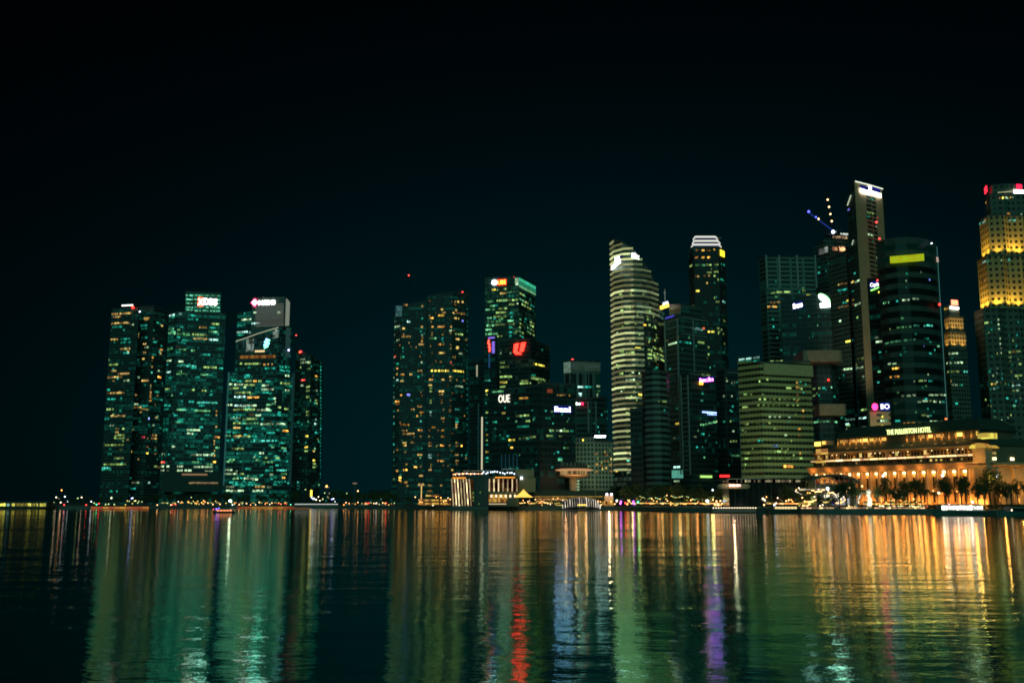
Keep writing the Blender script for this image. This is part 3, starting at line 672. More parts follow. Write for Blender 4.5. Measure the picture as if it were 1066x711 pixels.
t.part('sign_board', 749.6, 753.4, 261, 267, glow('sign_amber', (1, .72, .03), 2), .8)
t.rows(*G, '''225-240 105 o;255-272 105 o;280-303 105 o;318-328 103 o;220-238 143 o;255-272 143 O;285-302 143 O;193-207 187 y;222-245 184 g;253-275 184 g;280-310 182 y;322-345 180 y;280-310 222 y
320-345 218 y;222-243 243 w;265-278 241 w;290-300 240 w;318-330 240 y;338-348 258 y;225-245 320 Y;265-283 380 t;328-355 377 y;367-378 377 c;345-358 475 t;370-382 477 y;335-350 517 y
302-325 535 Y;288-300 535 Y;340-355 535 y;288-298 617 y;288-298 655 y;358-372 180 t;355-372 260 t;205-215 400 y;200-216 425 T;280-290 278 w;320-328 278 t''')
t.scatter(720, 754, 275, 385, 40, 'ttty', (1, 2)); t.done()

t = Tower('office_tower', 'dark tower with tilted blue white sign, overlapping the pale grid framed tower', loc=base(730, 740))
t.block([(709.8, 744), (718, 736), (746, 750)], 440, [390, 388.5, 389.5], fc_dk, 30)
t.part('frame_post', 709.9, 710.7, 391, 494, M_pale, .6, face=0); t.part('frame_post', 717, 718, 390, 494, M_pale, .6, face=0)
for k in range(20): t.part('frame_beam', 711, 717, 394+k*5, 394.8+k*5, M_pale, .5, face=0)
t.part('frame_beam', 718.6, 745.6, 390.2, 391, M_pale, .5, face=1)
t.strokes(727.6, 742, 393.4, 397.4, glow('sign_violetwhite', (1, .11, 1), 11), 8, face=1, board=S_blue, rise=.7)
t.part('sign_emblem', 727.2, 730.6, 397, 400.5, glow('sign_flame', (1, .3, .03), 6), .5, face=1, out=.8)
t.part('sign_strip', 731, 745.5, 428.6, 430, glow('sign_cool_dim', (.3, .45, 1), 3), .5, face=1); t.strokes(736, 745.5, 430.6, 432, glow('sign_cool_dim', (.3, .45, 1), 3), 7, face=1)
t.rows(*G2, '255-272 58 y;275-300 58 y;212-228 430 p;250-265 238 T;248-270 366 g;275-290 362 g;292-312 358 g;315-330 353 g;332-352 350 y;250-270 415 t;330-345 460 t;320-345 612 t')
t.part('sign_board', 728.5, 740.4, 494.9, 497.2, glow('sign_limegreen', (.5, .9, .2), 1.2), .6, face=1, out=.4)
t.scatter(720, 745, 400, 488, 18, 'ttg', (1, 2.5)); t.done()
t = Tower('office_tower', 'thin faintly framed dark tower between the tilted sign tower and the olive block', loc=base(758, 755))
t.block([(747, 762), (756, 752), (769.5, 757)], 440, [387, 386, 386], fc_dk, 30)
t.part('frame_beam', 756, 769, 387.5, 388.4, M_pale, .5, face=1); t.part('frame_post', 756, 756.8, 389, 480, M_roof, .5, face=1)
t.rows(*G2, '370-382 350 t;405-415 348 y;415-425 270 t;412-420 295 t;370-390 120 y;380-395 135 p;410-420 145 p;370-378 215 p;412-420 215 p;405-415 453 y;420-432 453 y;435-442 453 y;415-440 530 g;442-470 530 g;418-430 400 p;395-405 580 t')
t.scatter(757, 769, 395, 490, 16, 'tttp', (.8, 1.5)); t.done()

H = (770, 180, 4.444); I = (760, 330, 3.95); J = (890, 180, 4.74); K = (890, 320, 5.08)
t = Tower('office_block', 'broad olive lit office block with pale window rows beside the low curved roofs', loc=base(805, 645))
oliv = facade('olive_bands', glass=(.015, .025, .018), wall=(.44, .45, .22), fh=3.95, pw=2.6, sf=.5, mf=.05, dim=.03, frac=.3, warm=.5, seed=18, cool=(.35, .5, .25))
t.block([(769.8, 654), (793.5, 640), (846, 652)], 430, [373, 378.5, 377.5], oliv, 34)
t.part('parapet', 794.5, 845.4, 379.5, 391, solid('parapet_olive', (.46, .44, .24), .8), 1.0, face=1)
for a, b in ((35, 60), (65, 90), (95, 130)): t.win(760+a/3.95, 760+b/3.95, 330+163/3.95, 'c'); t.win(760+a/3.95, 760+b/3.95, 330+180/3.95, 't')
def grid(y, x0, x1, step, c, p=.85, sc=3.95, ox=760, oy=330):
    x = x0
    while x < x1:
        if rnd.random() < p: t.win(ox+x/sc, ox+(x+step*.55)/sc, oy+y/sc, c)
        x += step
for a in ((338, 118, 290, 20, 'y'), (362, 112, 290, 20, 'y'), (410, 158, 252, 20, 'p'), (553, 110, 250, 22, 'y'), (580, 110, 300, 22, 'y', .75), (435, 60, 190, 24, 'y', .4), (485, 200, 262, 22, 'p', .7), (508, 115, 160, 16, 't'), (318, 60, 130, 22, 'y', .6), (458, 150, 300, 30, 'y', .3), (292, 150, 300, 40, 'y', .4)): grid(*a)
t.rows(*I, '50-75 370 y;60-75 440 y;60-80 560 y;60-75 580 y;268-280 270 w;270-282 290 O;272-282 320 w;272-280 345 o;296-304 385 o;296-304 410 o;280-290 460 O;280-290 485 w;284-292 560 O;175-195 530 b;180-195 527 c;218-264 612 O;218-264 615 O')
t.scatter(772, 844, 395, 490, 40, 'yyt', (1, 2.4)); t.done()

t = Tower('office_tower', 'wide dark grid faced tower with roof piers, left of the tower under construction', loc=base(822, 900))
chev = facade('grid_concrete', glass=(.015, .04, .04), wall=(.20, .30, .28), fh=4.2, pw=12, sf=.45, mf=.16, dim=.03, frac=.2, warm=.4, seed=19)
t.block([(792, 910), (799, 897), (851, 900)], 330, [270, 268.5, 268.5], chev, 34)
for x in (797, 810.5, 829, 848): t.part('roof_pier', x, x+1.7, 266, 300, M_pale, 1.2, face=1)
t.rows(*H, '145-165 555 y;170-200 552 y;205-235 551 y;290-305 545 y;285-305 571 Y;308-330 568 Y;140-165 600 w;168-200 598 w;203-240 596 w;240-270 592 p;300-330 590 y;125-145 620 o;150-172 619 o;210-220 615 w')
t.rows(*I, '158-180 183 y;184-205 182 y;208-232 181 y;236-270 180 y;170-180 10 t;175-182 40 t')
t.scatter(798, 848, 285, 370, 26, 'tttg', (1, 3)); t.done()
t = Tower('office_tower', 'plain dark block topped by a tilted white sign and white leaf emblem', loc=base(842, 840))
t.block([(815.5, 846), (868, 836)], 380, 307.5, fc_dk, 30)
t.strokes(825.6, 835.6, 315.5, 320.6, S_white, 5, board=S_blue, rise=.35)
f_, u_, v_, _ = t.hit(858.5, 314.5)
bm = bmesh.new(); ball(bm, (0, 0, 0), 1, 16, 10, (5.6, .5, 2.5)); bmesh.ops.transform(bm, matrix=Matrix.Rotation(.75, 4, 'Y'), verts=bm.verts)
o = obj('sign_emblem', bm, glow('emblem_white_green', (.9, 1, .8), 8), t.root, t.place(f_, u_-.5, v_+2.6, .8), f_['yaw'])
bm = bmesh.new(); ball(bm, (0, 0, 0), 1, 16, 10, (5.9, .4, 2.8)); bmesh.ops.transform(bm, matrix=Matrix.Rotation(.75, 4, 'Y'), verts=bm.verts)
obj('emblem_rim', bm, S_green, o, (.3, .35, .5))
t.part('sign_board', 853.8, 864.2, 315.8, 320, S_white, .5, out=.5)
t.rows(*H, '275-285 670 t;316-324 663 t;362-370 662 t'); t.scatter(820, 866, 325, 440, 30, 'tttg', (1, 2)); t.done()

# ------------------------------------------------------------------ unfinished tower with its crane
t = Tower('unfinished_tower', 'unfinished tower with work lights on its open upper floors below the crane', loc=base(866, 950))
t.block([(849.5, 958), (860, 946), (886, 952)], 300, [258, 250, 250], facade('raw_concrete', wall=(.22, .28, .26), fh=4, pw=4, sf=.35, mf=.2, dim=.03, frac=.2, seed=20), 30)
zt_ = t.zr[1]+1.4
sal = glow('work_light_salmon', (1, .42, .22), .8, 'NONE', cell=1.7, lo=.1, hi=1.6); wl = glow('work_light_white', (.8, .9, .8), .7, 'NONE', cell=1.4, lo=.05, hi=1.5)
for x0, x1, y0, y1, m in ((853, 862, 258, 264, wl), (866.5, 871.5, 257.5, 261, sal), (873.5, 879.5, 257, 262, sal), (867, 882, 246, 248.5, glow('work_light_dim', (.9, .55, .3), .35, 'NONE', cell=1.4, lo=.1, hi=1.5)), (875, 882.5, 243, 245, wl)):
    t.part('work_light', x0, x1, y0, y1, m, .6)
bm = bmesh.new()
for k in range(7):
    x = at(862+k*3.3, 250, 950).x-t.L.x
    tube(bm, (x, 4, zt_-2), (x, 4, zt_+7), .35, n=5)
box(bm, (at(872, 250, 950).x-t.L.x, 6, zt_+4-t.L.z+2), (20, 8, .5))
obj('scaffold', bm, M_metal, t.root); t.scatter(851, 884, 270, 330, 14, 'tty'); t.done()
cr = empty('tower_crane', at(868, 249, 952), 'tower crane with blue lit jib and steep lamp strung jib on the unfinished tower', 'crane')
Lc = cr.location
def truss(bm, a, b, w0, w1, n):
    a, b = Vector(a), Vector(b); d = (b-a); s = Vector((0, 1, 0)); u = d.cross(s).normalized()
    for i in range(n):
        f0, f1 = i/n, (i+1)/n
        c0, c1 = a+d*f0, a+d*f1; r0, r1 = w0+(w1-w0)*f0, w0+(w1-w0)*f1
        P0 = [c0+s*r0, c0-s*r0, c0+u*r0]; P1 = [c1+s*r1, c1-s*r1, c1+u*r1]
        for q in range(3):
            tube(bm, P0[q], P1[q], .22, n=4); tube(bm, P0[q], P1[(q+1) % 3], .14, n=4)
bm = bmesh.new(); truss(bm, (0, 0, -8), at(868, 240, 952)-Lc, 1, 1, 6); obj('mast', bm, M_metal, cr)
tipA, tipB, root_ = at(841.5, 220.8, 952)-Lc, at(860, 202, 952)-Lc, at(868.5, 241, 952)-Lc
bm = bmesh.new(); truss(bm, root_, tipA, .9, .5, 12); jb = obj('jib', bm, glow('jib_blue', (.04, .09, .5), .35, 'NONE'), cr)
bm = bmesh.new(); truss(bm, root_+Vector((-1, 0, 0)), tipB, .9, .5, 14); jc = obj('luffing_jib', bm, M_metal, cr)
bm = bmesh.new(); box(bm, root_+Vector((.5, 0, -1)), (3.4, 3, 2.6)); obj('cab', bm, M_pale, cr)
bm = bmesh.new(); box(bm, root_+Vector((5, 0, 1)), (4, 2.4, 1.8)); obj('counterweight', bm, M_metal, cr)
lw = glow('crane_lamp', (1, .62, .3), 3.2, 'NONE'); lb = glow('crane_lamp_blue', (.1, .12, 1), 3, 'NONE')
for y in (208.5, 216, 223.5, 230.8):
    k = (241-y)/(241-202); bm = bmesh.new(); ball(bm, (0, 0, 0), 1.0); obj('lamp', bm, lw, jc, root_.lerp(tipB, k)+Vector((-1*(1-k), -1.2, 0)))
for k, m, r in ((1, lb, 1.3), (.72, lb, .9), (.62, lw, 1.0)):
    bm = bmesh.new(); ball(bm, (0, 0, 0), r); obj('lamp', bm, m, jb, root_.lerp(tipA, k)+Vector((0, -1.2, 0)))
bm = bmesh.new(); ball(bm, (0, 0, 0), 1.6); obj('floodlight', bm, S_cool, cr, at(867.3, 241.5, 950)-Lc)

# ------------------------------------------------------------------ right hand towers
t = Tower('office_tower', 'tallest slab tower with a plain lit concrete edge and long white sign at its top', loc=base(895, 855))
oubm = facade('slab_glass', glass=(.02, .05, .05), wall=(.10, .17, .16), fh=4.0, pw=3.2, sf=.34, dim=.035, frac=.2, warm=.3, seed=21)
ston = solid('warm_concrete', (.46, .36, .22), .85, var=.2, scale=.15)
oubr = facade('slot_concrete', glass=(.02, .03, .03), wall=(.40, .33, .22), fh=4.0, pw=9, sf=.35, mf=.12, dim=.015, frac=.15, warm=.4, seed=22)
t.block([(886.5, 866), (895.5, 848)], 300, [212, 188.5], oubm, 10)
t.block([(895.7, 848.3), (906.3, 858)], 300, [188.5, 192], ston, 60, part='concrete_edge')
t.block([(906.4, 858.1), (917, 868)], 300, [192, 195.5], oubr, 50, part='slot_facade')
t.block([(917.1, 868.1), (924.5, 875)], 300, [195.5, 198], ston, 40, part='concrete_edge')
t.block([(867.5, 884), (886, 862)], 360, [268, 262], oubm, 10, part='side_facade')
def face_line(t, x0, y0, x1, y1, m, r, name):
    a_, b_ = t.hit(x0, y0), t.hit(x1, y1)
    bm = bmesh.new(); tube(bm, t.place(a_[0], a_[1], a_[2], .6), t.place(b_[0], b_[1], b_[2], .6), r, n=6); return obj(name, bm, m, t.root)
for (x0, y0, x1, y1) in ((890, 189.2, 905, 193), (905, 193, 918.3, 197)): face_line(t, x0, y0, x1, y1, glow('roof_line_light', (.85, .95, .75), 1.2, 'NONE'), .55, 'roof_line')
face_line(t, 882.8, 214, 886.5, 203.5, glow('edge_glint_paint', (.7, .85, .6), .7, 'NONE'), .5, 'roof_line')
face_line(t, 887.6, 255, 889, 250, glow('edge_glint_paint', (.7, .85, .6), .7, 'NONE'), .4, 'roof_line')  # glints on the glass edge, painted as short glowing lines
fA = t.hit(899, 200)[0]; fB = t.hit(912, 200)[0]
for f_i, x0, x1, y0 in ((t.faces.index(fA), 895, 904.2, 198.2), (t.faces.index(fB), 904.8, 916, 200.6)): t.part('sign_board', x0, x1, y0, y0+3.6, S_white, .5, face=f_i, out=.8)
t.part('sign_emblem', 903.6, 905.6, 194.6, 200.5, S_white, .5, face=t.faces.index(fA), out=1.1)
t.part('sign_glow_panel', 895.3, 903.4, 194.2, 197.4, S_blue, .3, face=t.faces.index(fA), out=.3); t.part('sign_glow_panel', 905.8, 915.6, 196, 199.6, S_blue, .3, face=t.faces.index(fB), out=.3)
t.rows(*H, '''455-480 515 w;483-505 511 w;508-530 507 w;533-555 502 p;455-478 542 t;480-500 538 t;495-512 590 Y;514-530 589 Y;455-480 621 w;483-505 617 w;508-530 612 w;533-560 607 p;460-470 685 p;500-510 170 b
590-605 185 y;606-620 187 y;590-600 202 t;585-600 284 p;602-620 289 p;605-615 123 t;632-640 210 r;624-636 229 r;630-640 250 c;610-620 318 t;632-642 395 p''')
t.rows(*I, '475-500 100 Y;525-540 170 y;542-550 170 y;460-475 216 p;478-492 214 p;495-510 212 p;513-528 210 p;531-548 208 p;545-552 245 p;540-550 382 y;552-562 380 y;475-490 422 c;493-508 420 c;511-526 418 c;529-544 416 c;547-560 414 c;475-490 440 c;478-492 462 p;500-515 460 c;517-530 458 c;532-545 456 c;547-562 453 p;478-495 445 y')
t.lamp(915.5, 248.6, None, 1.0, 860); t.lamp(912.5, 231.5, None, 1.1, 858)
t.scatter(873, 893, 270, 440, 30, 'ttty', (1, 2)); t.done()

t = Tower('office_tower', 'dark block with two rounded brown lit caps, one above the other, beside the slab tower', loc=base(856, 698))
capm = solid('cap_brown', (.40, .29, .20), .8, var=.4, scale=.25)
t.block([(845, 704), (851, 697), (866, 696), (873, 706)], 400, 379, fc_dk, 24)
def cap(x0, x1, ya, yb, Y, name='lit_cap'):
    a, b = at(x0, (ya+yb)/2, Y), at(x1, (ya+yb)/2, Y); z1, z0 = at((x0+x1)/2, ya, Y).z, at((x0+x1)/2, yb, Y).z
    w = b.x-a.x; bm = bmesh.new(); pts = []
    for q in range(7): an = PI/2*q/6; pts.append((w/2-w*.16+math.sin(an)*w*.16, -12+w*.16-math.cos(an)*w*.16))
    prof = [(-w/2, -10)] + pts + [(w/2, 14), (-w/2, 14)]
    lo = [bm.verts.new((x, y, z0)) for x, y in prof]; hi = [bm.verts.new((x, y, z1)) for x, y in prof]
    bm.faces.new(hi); bm.faces.new(lo[::-1])
    for i in range(len(prof)): bm.faces.new((lo[i], lo[(i+1) % len(prof)], hi[(i+1) % len(prof)], hi[i]))
    return obj(name, bm, capm, t.root, Vector(((a.x+b.x)/2, Y, 0))-t.L)
cap(832, 873, 367, 378.8, 700); cap(848.5, 876.5, 422, 433.5, 700)
t.rows(*I, '340-352 295 y;356-372 293 y;378-392 292 t;340-352 322 y;358-366 322 t;345-365 432 g;368-390 430 g;393-412 429 g;415-440 430 g;345-350 375 y')
t.lamp(862.5, 395.5, glow('beacon_red', (1, .03, .02), 5, 'NONE'), .7, 694); t.scatter(846, 872, 384, 450, 12, 'ttg'); t.done()

t = Tower('bank_building', 'small beige block carrying a pink disc and white letters on its roof', 'building', loc=base(917, 600))
t.block([(906, 602), (927.5, 600)], 440, 428.5, facade('beige_wall', glass=(.05, .05, .04), wall=(.50, .42, .26), fh=3.6, pw=7, sf=.5, mf=.55, dim=.03, frac=.3, warm=.9, seed=23), 18)
bm = bmesh.new(); bmesh.ops.create_cone(bm, cap_ends=True, segments=20, radius1=2.1, radius2=2.1, depth=.6, matrix=Matrix.Rotation(PI/2, 4, 'X') @ Matrix.Diagonal((.8, 1, 1.2, 1)))
p = at(910.8, 423.4, 599); obj('sign_emblem', bm, S_pink, t.root, p-t.L)
t.sign('BO', 916.6, 925.6, 420.6, 425.8, S_text, board=glow('sign_blue_board', (.03, .06, .6), .5), bold=.01)
t.rows(*K, '140-150 577 Y;134-145 600 p;147-158 600 p;140-150 627 Y;165-172 598 t'); t.done()

t = Tower('office_tower', 'dark curved thickly banded tower with a bright yellow sign and lit vertical edge', loc=base(950, 705))
mayb = facade('banded_black', glass=(.008, .02, .02), wall=(.07, .12, .105), fh=8.2, pw=60, sf=.46, mf=0, dim=.02, frac=.1, seed=24)
t.block([(918, 714), (926, 705), (938, 699), (950, 697), (962, 699), (973, 704), (981, 712)], 350, [248.5]*7, mayb, 26)
pa, pb = at(926.5, 270.9, 698), at(962, 267.7, 689.5); pc = (pa+pb)/2; wd_ = (pb-pa).length; yw = math.atan2(pb.y-pa.y, pb.x-pa.x); hb = 7.6*690/F
bm = bmesh.new(); box(bm, (0, 0, 0), (wd_, .8, hb)); brd = obj('sign_board', bm, glow('sign_yellow_lit', (.80, .9, .02), 1.2, cell=2.5, lo=.8, hi=1.15), t.root, pc-t.L, yw)
obj_me('lettering', textmesh('Maybank', glow('sign_letters_olive', (.5, .62, .02), .8), wd_*.8, hb*.55, 0, 0), brd, (0, -.5, 0))
bm = bmesh.new()
for x in (-.35, .35): box(bm, (x*wd_, 3, -hb*.2), (.4, 5.4, .4))
obj('sign_bracket', bm, M_metal, t.root, pc-t.L, yw)
face_line(t, 974.5, 257, 985.5, 438, glow('edge_strip_teal', (.16, .55, .5), .25, 'NONE'), .24, 'edge_strip')
t.part('edge_glint', 975, 976.3, 268, 273, glow('edge_glint_peach', (.9, .6, .45), .8, 'NONE'), .5)  # glint on the edge, painted as a small glowing box
t.lamp(978, 317, glow('beacon_red', (1, .03, .02), 5, 'NONE'), .9, 704); t.lamp(969.8, 253.5, S_cool, .5, 700)
t.rows(*J, '140-155 642 g;157-170 640 g;203-215 633 t;232-255 628 p;258-280 626 p;284-315 622 p;250-270 498 t;250-257 533 p;250-257 565 t;322-328 490 p;365-372 528 b')
t.rows(*K, '''180-190 115 y;220-240 107 g;243-260 105 g;265-280 104 g;283-300 103 g;310-340 97 T;360-375 97 T;378-410 96 T;160-180 190 G;182-205 184 G;207-230 180 G;232-255 177 G;258-280 174 G;282-300 172 G;302-320 170 G
362-370 205 b;365-390 165 t;175-195 299 p;198-220 296 p;190-210 324 O;212-235 322 O;185-205 368 O;208-235 365 O;383-390 355 p;310-330 390 p;335-360 388 y;365-385 388 p;388-410 390 t;205-212 400 t
245-265 468 p;270-300 467 p;305-350 465 p;390-415 463 p;420-440 463 p;445-465 462 p;470-485 464 p;330-350 500 p;355-385 495 p;390-410 494 y;415-432 498 p;440-455 500 p;460-475 500 t;205-225 508 y
350-380 570 y;255-270 614 o;275-290 612 o;295-320 611 o;325-350 612 w;390-410 602 p;415-440 603 p;445-470 603 p;475-488 590 r;380-400 575 p;200-240 600 t''')
t.scatter(922, 978, 330, 435, 30, 'tttg', (1, 3)); t.done()
t = Tower('office_block', 'narrow dark block with blue sign over green swoosh beside the tallest slab tower', loc=base(916, 760))
t.block([(906.5, 764), (922, 755)], 360, 289, fc_dk, 20)
t.sign('Capita', 906.5, 916.5, 294.2, 299.6, S_text, board=S_blue, italic=.1, bold=.02)
face_line(t, 907, 302.6, 917.3, 298.6, glow('swoosh_green', (.25, 1, .12), 3), .5, 'sign_swoosh'); t.lamp(913.4, 292, S_red, .7, 757, 'sign_emblem')
t.rows(*K, '105-125 160 p;110-160 183 p;125-140 235 t;120-138 340 g;118-130 395 t'); t.rows(*J, '115-132 588 Y'); t.done()

t = Tower('office_tower', 'stone tower with gold floodlit top and a small red and white rooftop sign', loc=base(995, 840))
gran = facade('granite_grid', glass=(.015, .02, .02), wall=(.50, .42, .26), fh=3.8, pw=2.8, sf=.45, mf=.42, dim=.02, frac=.2, warm=.8, seed=25)
zz_ = 2.0
for vs_, yr_, tp_, m_ in (([(983, 846), (988, 836), (1008, 842)], 380, 363.5, uobdk := facade('granite_grid_shade_painted', glass=(.012, .02, .02), wall=(.16, .19, .15), fh=3.8, pw=2.8, sf=.45, mf=.4, dim=.05, frac=.25, warm=.4, seed=31)),  # darker copy of the granite, shade of unlit tiers put into its colour
                         ([(983.3, 849), (988.3, 839.5), (1006, 845)], 355, 346, gran), ([(983.6, 852), (988.6, 843), (1003.5, 848)], 340, 330.5, gran), ([(983, 855), (988.5, 847), (999, 851)], 325, 318.5, uobdk)):
    t.block(vs_, yr_, tp_, m_, 30, z0=zz_, part='facade_tier'); zz_ = t.zr[1]+1.3
GRAN = t
t.part('sign_board', 988.5, 997, 319.8, 322, S_white, .6, face=t.faces.index(t.faces[-1]), out=.6)
t.part('sign_emblem', 990, 996.5, 312.6, 317.6, glow('sign_redorange', (1, .2, .1), 4), .6, face=t.faces.index(t.faces[-1]), out=.2)
t.rows(*K, '465-480 10 Y;482-495 8 Y;495-505 245 p;508-518 245 p;520-530 244 p;533-545 243 p;510-522 266 t;485-497 294 p;500-515 294 p;525-535 293 p;540-552 292 p;555-570 292 p;490-505 340 y;508-525 340 y;530-550 339 y;575-595 340 T;510-525 410 p;530-545 410 p;550-570 410 t;530-545 508 t;500-510 390 o')
t.done()

t = Tower('office_tower', 'tall stepped granite tower floodlit in gold at the right edge of the skyline', loc=base(1048, 830))
uob = facade('granite_punched', glass=(.012, .014, .012), wall=(.50, .40, .18), fh=5.2, pw=4.6, sf=.52, mf=.5, dim=.02, frac=.1, warm=.9, seed=26)  # part of the floodlight's gold is put into this wall colour
uobd = facade('granite_punched_shade_painted', glass=(.012, .02, .02), wall=(.16, .20, .16), fh=5.2, pw=4.6, sf=.5, mf=.4, dim=.05, frac=.25, warm=.3, seed=27)  # same granite darkened, shade of the unlit tiers put into its colour
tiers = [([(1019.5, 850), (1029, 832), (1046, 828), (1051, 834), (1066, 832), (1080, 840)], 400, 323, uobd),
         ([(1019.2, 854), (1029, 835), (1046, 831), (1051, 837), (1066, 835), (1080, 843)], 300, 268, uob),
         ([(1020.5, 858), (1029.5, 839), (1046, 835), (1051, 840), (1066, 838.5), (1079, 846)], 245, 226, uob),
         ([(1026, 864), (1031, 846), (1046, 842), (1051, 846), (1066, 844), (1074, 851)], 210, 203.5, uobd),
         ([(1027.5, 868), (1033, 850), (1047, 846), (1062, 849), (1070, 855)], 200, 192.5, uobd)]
z = 2.0; ledges = []
for vs, yr, top, m in tiers:
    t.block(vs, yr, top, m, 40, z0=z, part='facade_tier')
    z = t.zr[2]+1.3; ledges.append((z, list(t.faces)))
for x, y in ((1026.8, 197),): t.part('sign_emblem', x-.4, x+1.8, 194.3, 201.2, glow('sign_crimson_tall', (1, .02, .04), 2.5), .8, out=.6)
t.part('sign_emblem', 1057.4, 1062.8, 192.4, 197.4, glow('sign_magenta', (.9, .02, .08), 1.6), .8, out=.6); t.part('sign_board', 1055.2, 1065.6, 198.6, 202, S_white, .8, out=.6)
t.part('crown_line', 1038.5, 1055, 199.6, 200.8, glow('crown_line_light', (.8, .85, .45), .4, 'NONE'), .5, out=.3)
t.rows(*(1000, 180, 8.894), '355-375 233 w;380-400 233 Y;405-440 231 p;445-470 229 Y;475-490 228 p;205-240 230 o;210-235 260 o;205-225 290 w;175-190 392 T;180-200 448 c;205-225 452 c;228-245 456 T;430-455 380 O;435-465 440 c;470-505 440 T;555-570 385 p;490-510 440 c')
t.rows(*K, '''675-690 83 y;692-710 81 y;755-770 65 p;755-770 90 p;755-770 115 p;765-778 165 p;770-783 215 p;770-783 240 p;812-828 237 y;832-850 235 Y;852-880 233 y;812-828 262 y;815-828 287 y;748-758 322 p;745-755 348 p
820-833 340 y;845-862 362 y;865-885 360 y;720-733 406 Y;735-748 404 Y;745-758 395 p;710-725 432 T;730-742 430 c;745-762 427 T;830-845 414 c;850-875 411 c;830-845 440 y;850-870 439 p;835-850 520 G;763-775 550 t;735-748 578 g
690-700 140 t;690-700 250 t;800-810 480 t;700-720 340 t;860-880 300 y''')
t.rows(*J, '630-645 440 c;648-662 438 T;612-640 235 T;615-640 215 t;720-735 432 p;745-765 430 T;625-640 535 o')
t.scatter(1022, 1066, 330, 438, 60, 'ttpy', (.9, 1.6)); t.done()
UOB = t

# ------------------------------------------------------------------ lamps that wash the stone towers
def lamp(kind, loc, power, col, size=.4, target=None, spot=100, name='floodlight_lamp'):
    ld = bpy.data.lights.new(name, kind); ld.energy = power; ld.color = col
    ld.shadow_soft_size = size
    if kind == 'SPOT': ld.spot_size = math.radians(spot); ld.spot_blend = .8
    o = link(bpy.data.objects.new(name, ld)); o.location = loc
    if target is not None: o.rotation_euler = (Vector(target)-Vector(loc)).to_track_quat('-Z', 'Y').to_euler()
    return o
GOLD = (1, .62, .09)
def wash(T, i_tier, per, power, n0, n1, col=GOLD, aim=16):
    """floodlights on the ledge below faces n0..n1 of the tower, pointing up the wall"""
    bm = bmesh.new()
    for f in T.faces[n0:n1]:
        n = max(1, round(f['w']/per))
        for k in range(n):
            u = f['w']*(k+.5)/n
            p = f['P']+f['d']*u+f['n']*4.2+Vector((0, 0, f['z0']+.7))
            lamp('SPOT', p, power*rnd.uniform(.7, 1.3), col, .3, p-f['n']*4.5+Vector((0, 0, aim*1.8)), 110)
            box(bm, p+f['n']*.5-Vector((0, 0, .4))-T.L, (.8, .8, .5), f['yaw']); box(bm, p-f['n']*1.6-Vector((0, 0, .75))-T.L, (.25, 4.4, .2), f['yaw'])
    obj('floodlight', bm, M_metal, T.root)
wash(UOB, 1, 12, 15000, 5, 10); wash(UOB, 2, 12, 13000, 10, 15)
wash(GRAN, 1, 8, 4500, 2, 4, (1, .55, .13), 10); wash(GRAN, 2, 8, 3300, 4, 6, (1, .55, .13), 10)

for px in (776, 792, 812, 832, 848): lamp('SPOT', at(px, 498, 585), 6800, (.85, 1, .5), .6, at(px-2, 435, 645), 100)  # added spots without fixtures, brightening the olive block
p = at(901, 447, 790); lamp('SPOT', p, 150000, (1, .8, .5), 1, at(901, 330, 855), 60)  # added spot without a fixture, warming and brightening the concrete edge
lamp('SPOT', at(850, 402, 660), 4200, (1, .62, .36), .5, at(853, 373, 690), 80); lamp('SPOT', at(862, 447, 668), 2800, (1, .62, .36), .5, at(862, 428, 690), 80)
lamp('SPOT', at(917, 455, 585), 5000, (1, .75, .4), .5, at(917, 436, 600), 90); lamp('SPOT', at(606, 432, 870), 16000, (.6, 1, .7), .6, at(606, 395, 900), 90); lamp('SPOT', at(622, 505, 690), 6000, (.8, 1, .6), .5, at(620, 475, 720), 100)
# ================================================================== the waterfront
SHORE = [(-160, 530.2), (0, 530.1), (60, 529.6), (150, 529.4), (240, 529), (350, 528.9), (420, 529.6), (465, 530.5), (560, 530.6), (640, 530.9), (700, 532.6), (760, 533.2), (850, 534.6), (960, 534.9), (1066, 534.9), (1230, 535)]
shore = [on_water(*p) for p in SHORE]
def shoreY(px):
    for (a, ya), (b, yb) in zip(SHORE, SHORE[1:]):
        if a <= px <= b: return on_water(px, ya+(yb-ya)*(px-a)/(b-a)).y
    return 450
m, nt, out = newmat('harbour_water')
p = N(nt, 'ShaderNodeBsdfAnisotropic'); p.distribution = 'GGX'
p.inputs['Color'].default_value = (.50, 1, .86, 1); p.inputs['Roughness'].default_value = .045
df = N(nt, 'ShaderNodeBsdfDiffuse'); df.inputs['Color'].default_value = (.002, .05, .045, 1)
lw_ = N(nt, 'ShaderNodeLayerWeight'); lw_.inputs['Blend'].default_value = .5
ms_ = N(nt, 'ShaderNodeMixShader')
nt.links.new(mixc(nt, mth(nt, 'MULTIPLY', mth(nt, 'SUBTRACT', lw_.outputs['Facing'], .88), 10.5, clamp=True), (.40, 1, .86), (1, .92, .80)), p.inputs['Color'])  # tint put into the reflection by view angle: teal steep, warm at grazing
nt.links.new(mth(nt, 'MULTIPLY_ADD', lw_.outputs['Facing'], .75, .24, True), ms_.inputs[0]); nt.links.new(df.outputs[0], ms_.inputs[1]); nt.links.new(p.outputs[0], ms_.inputs[2])
tc = N(nt, 'ShaderNodeTexCoord'); mp = N(nt, 'ShaderNodeMapping'); mp.inputs['Scale'].default_value = (.75, 1.5, 1); mp.inputs['Rotation'].default_value = (0, 0, .12)
nt.links.new(tc.outputs['Object'], mp.inputs[0])
n1 = N(nt, 'ShaderNodeTexNoise'); n1.inputs['Scale'].default_value = .13; n1.inputs['Detail'].default_value = 7; n1.inputs['Roughness'].default_value = .57
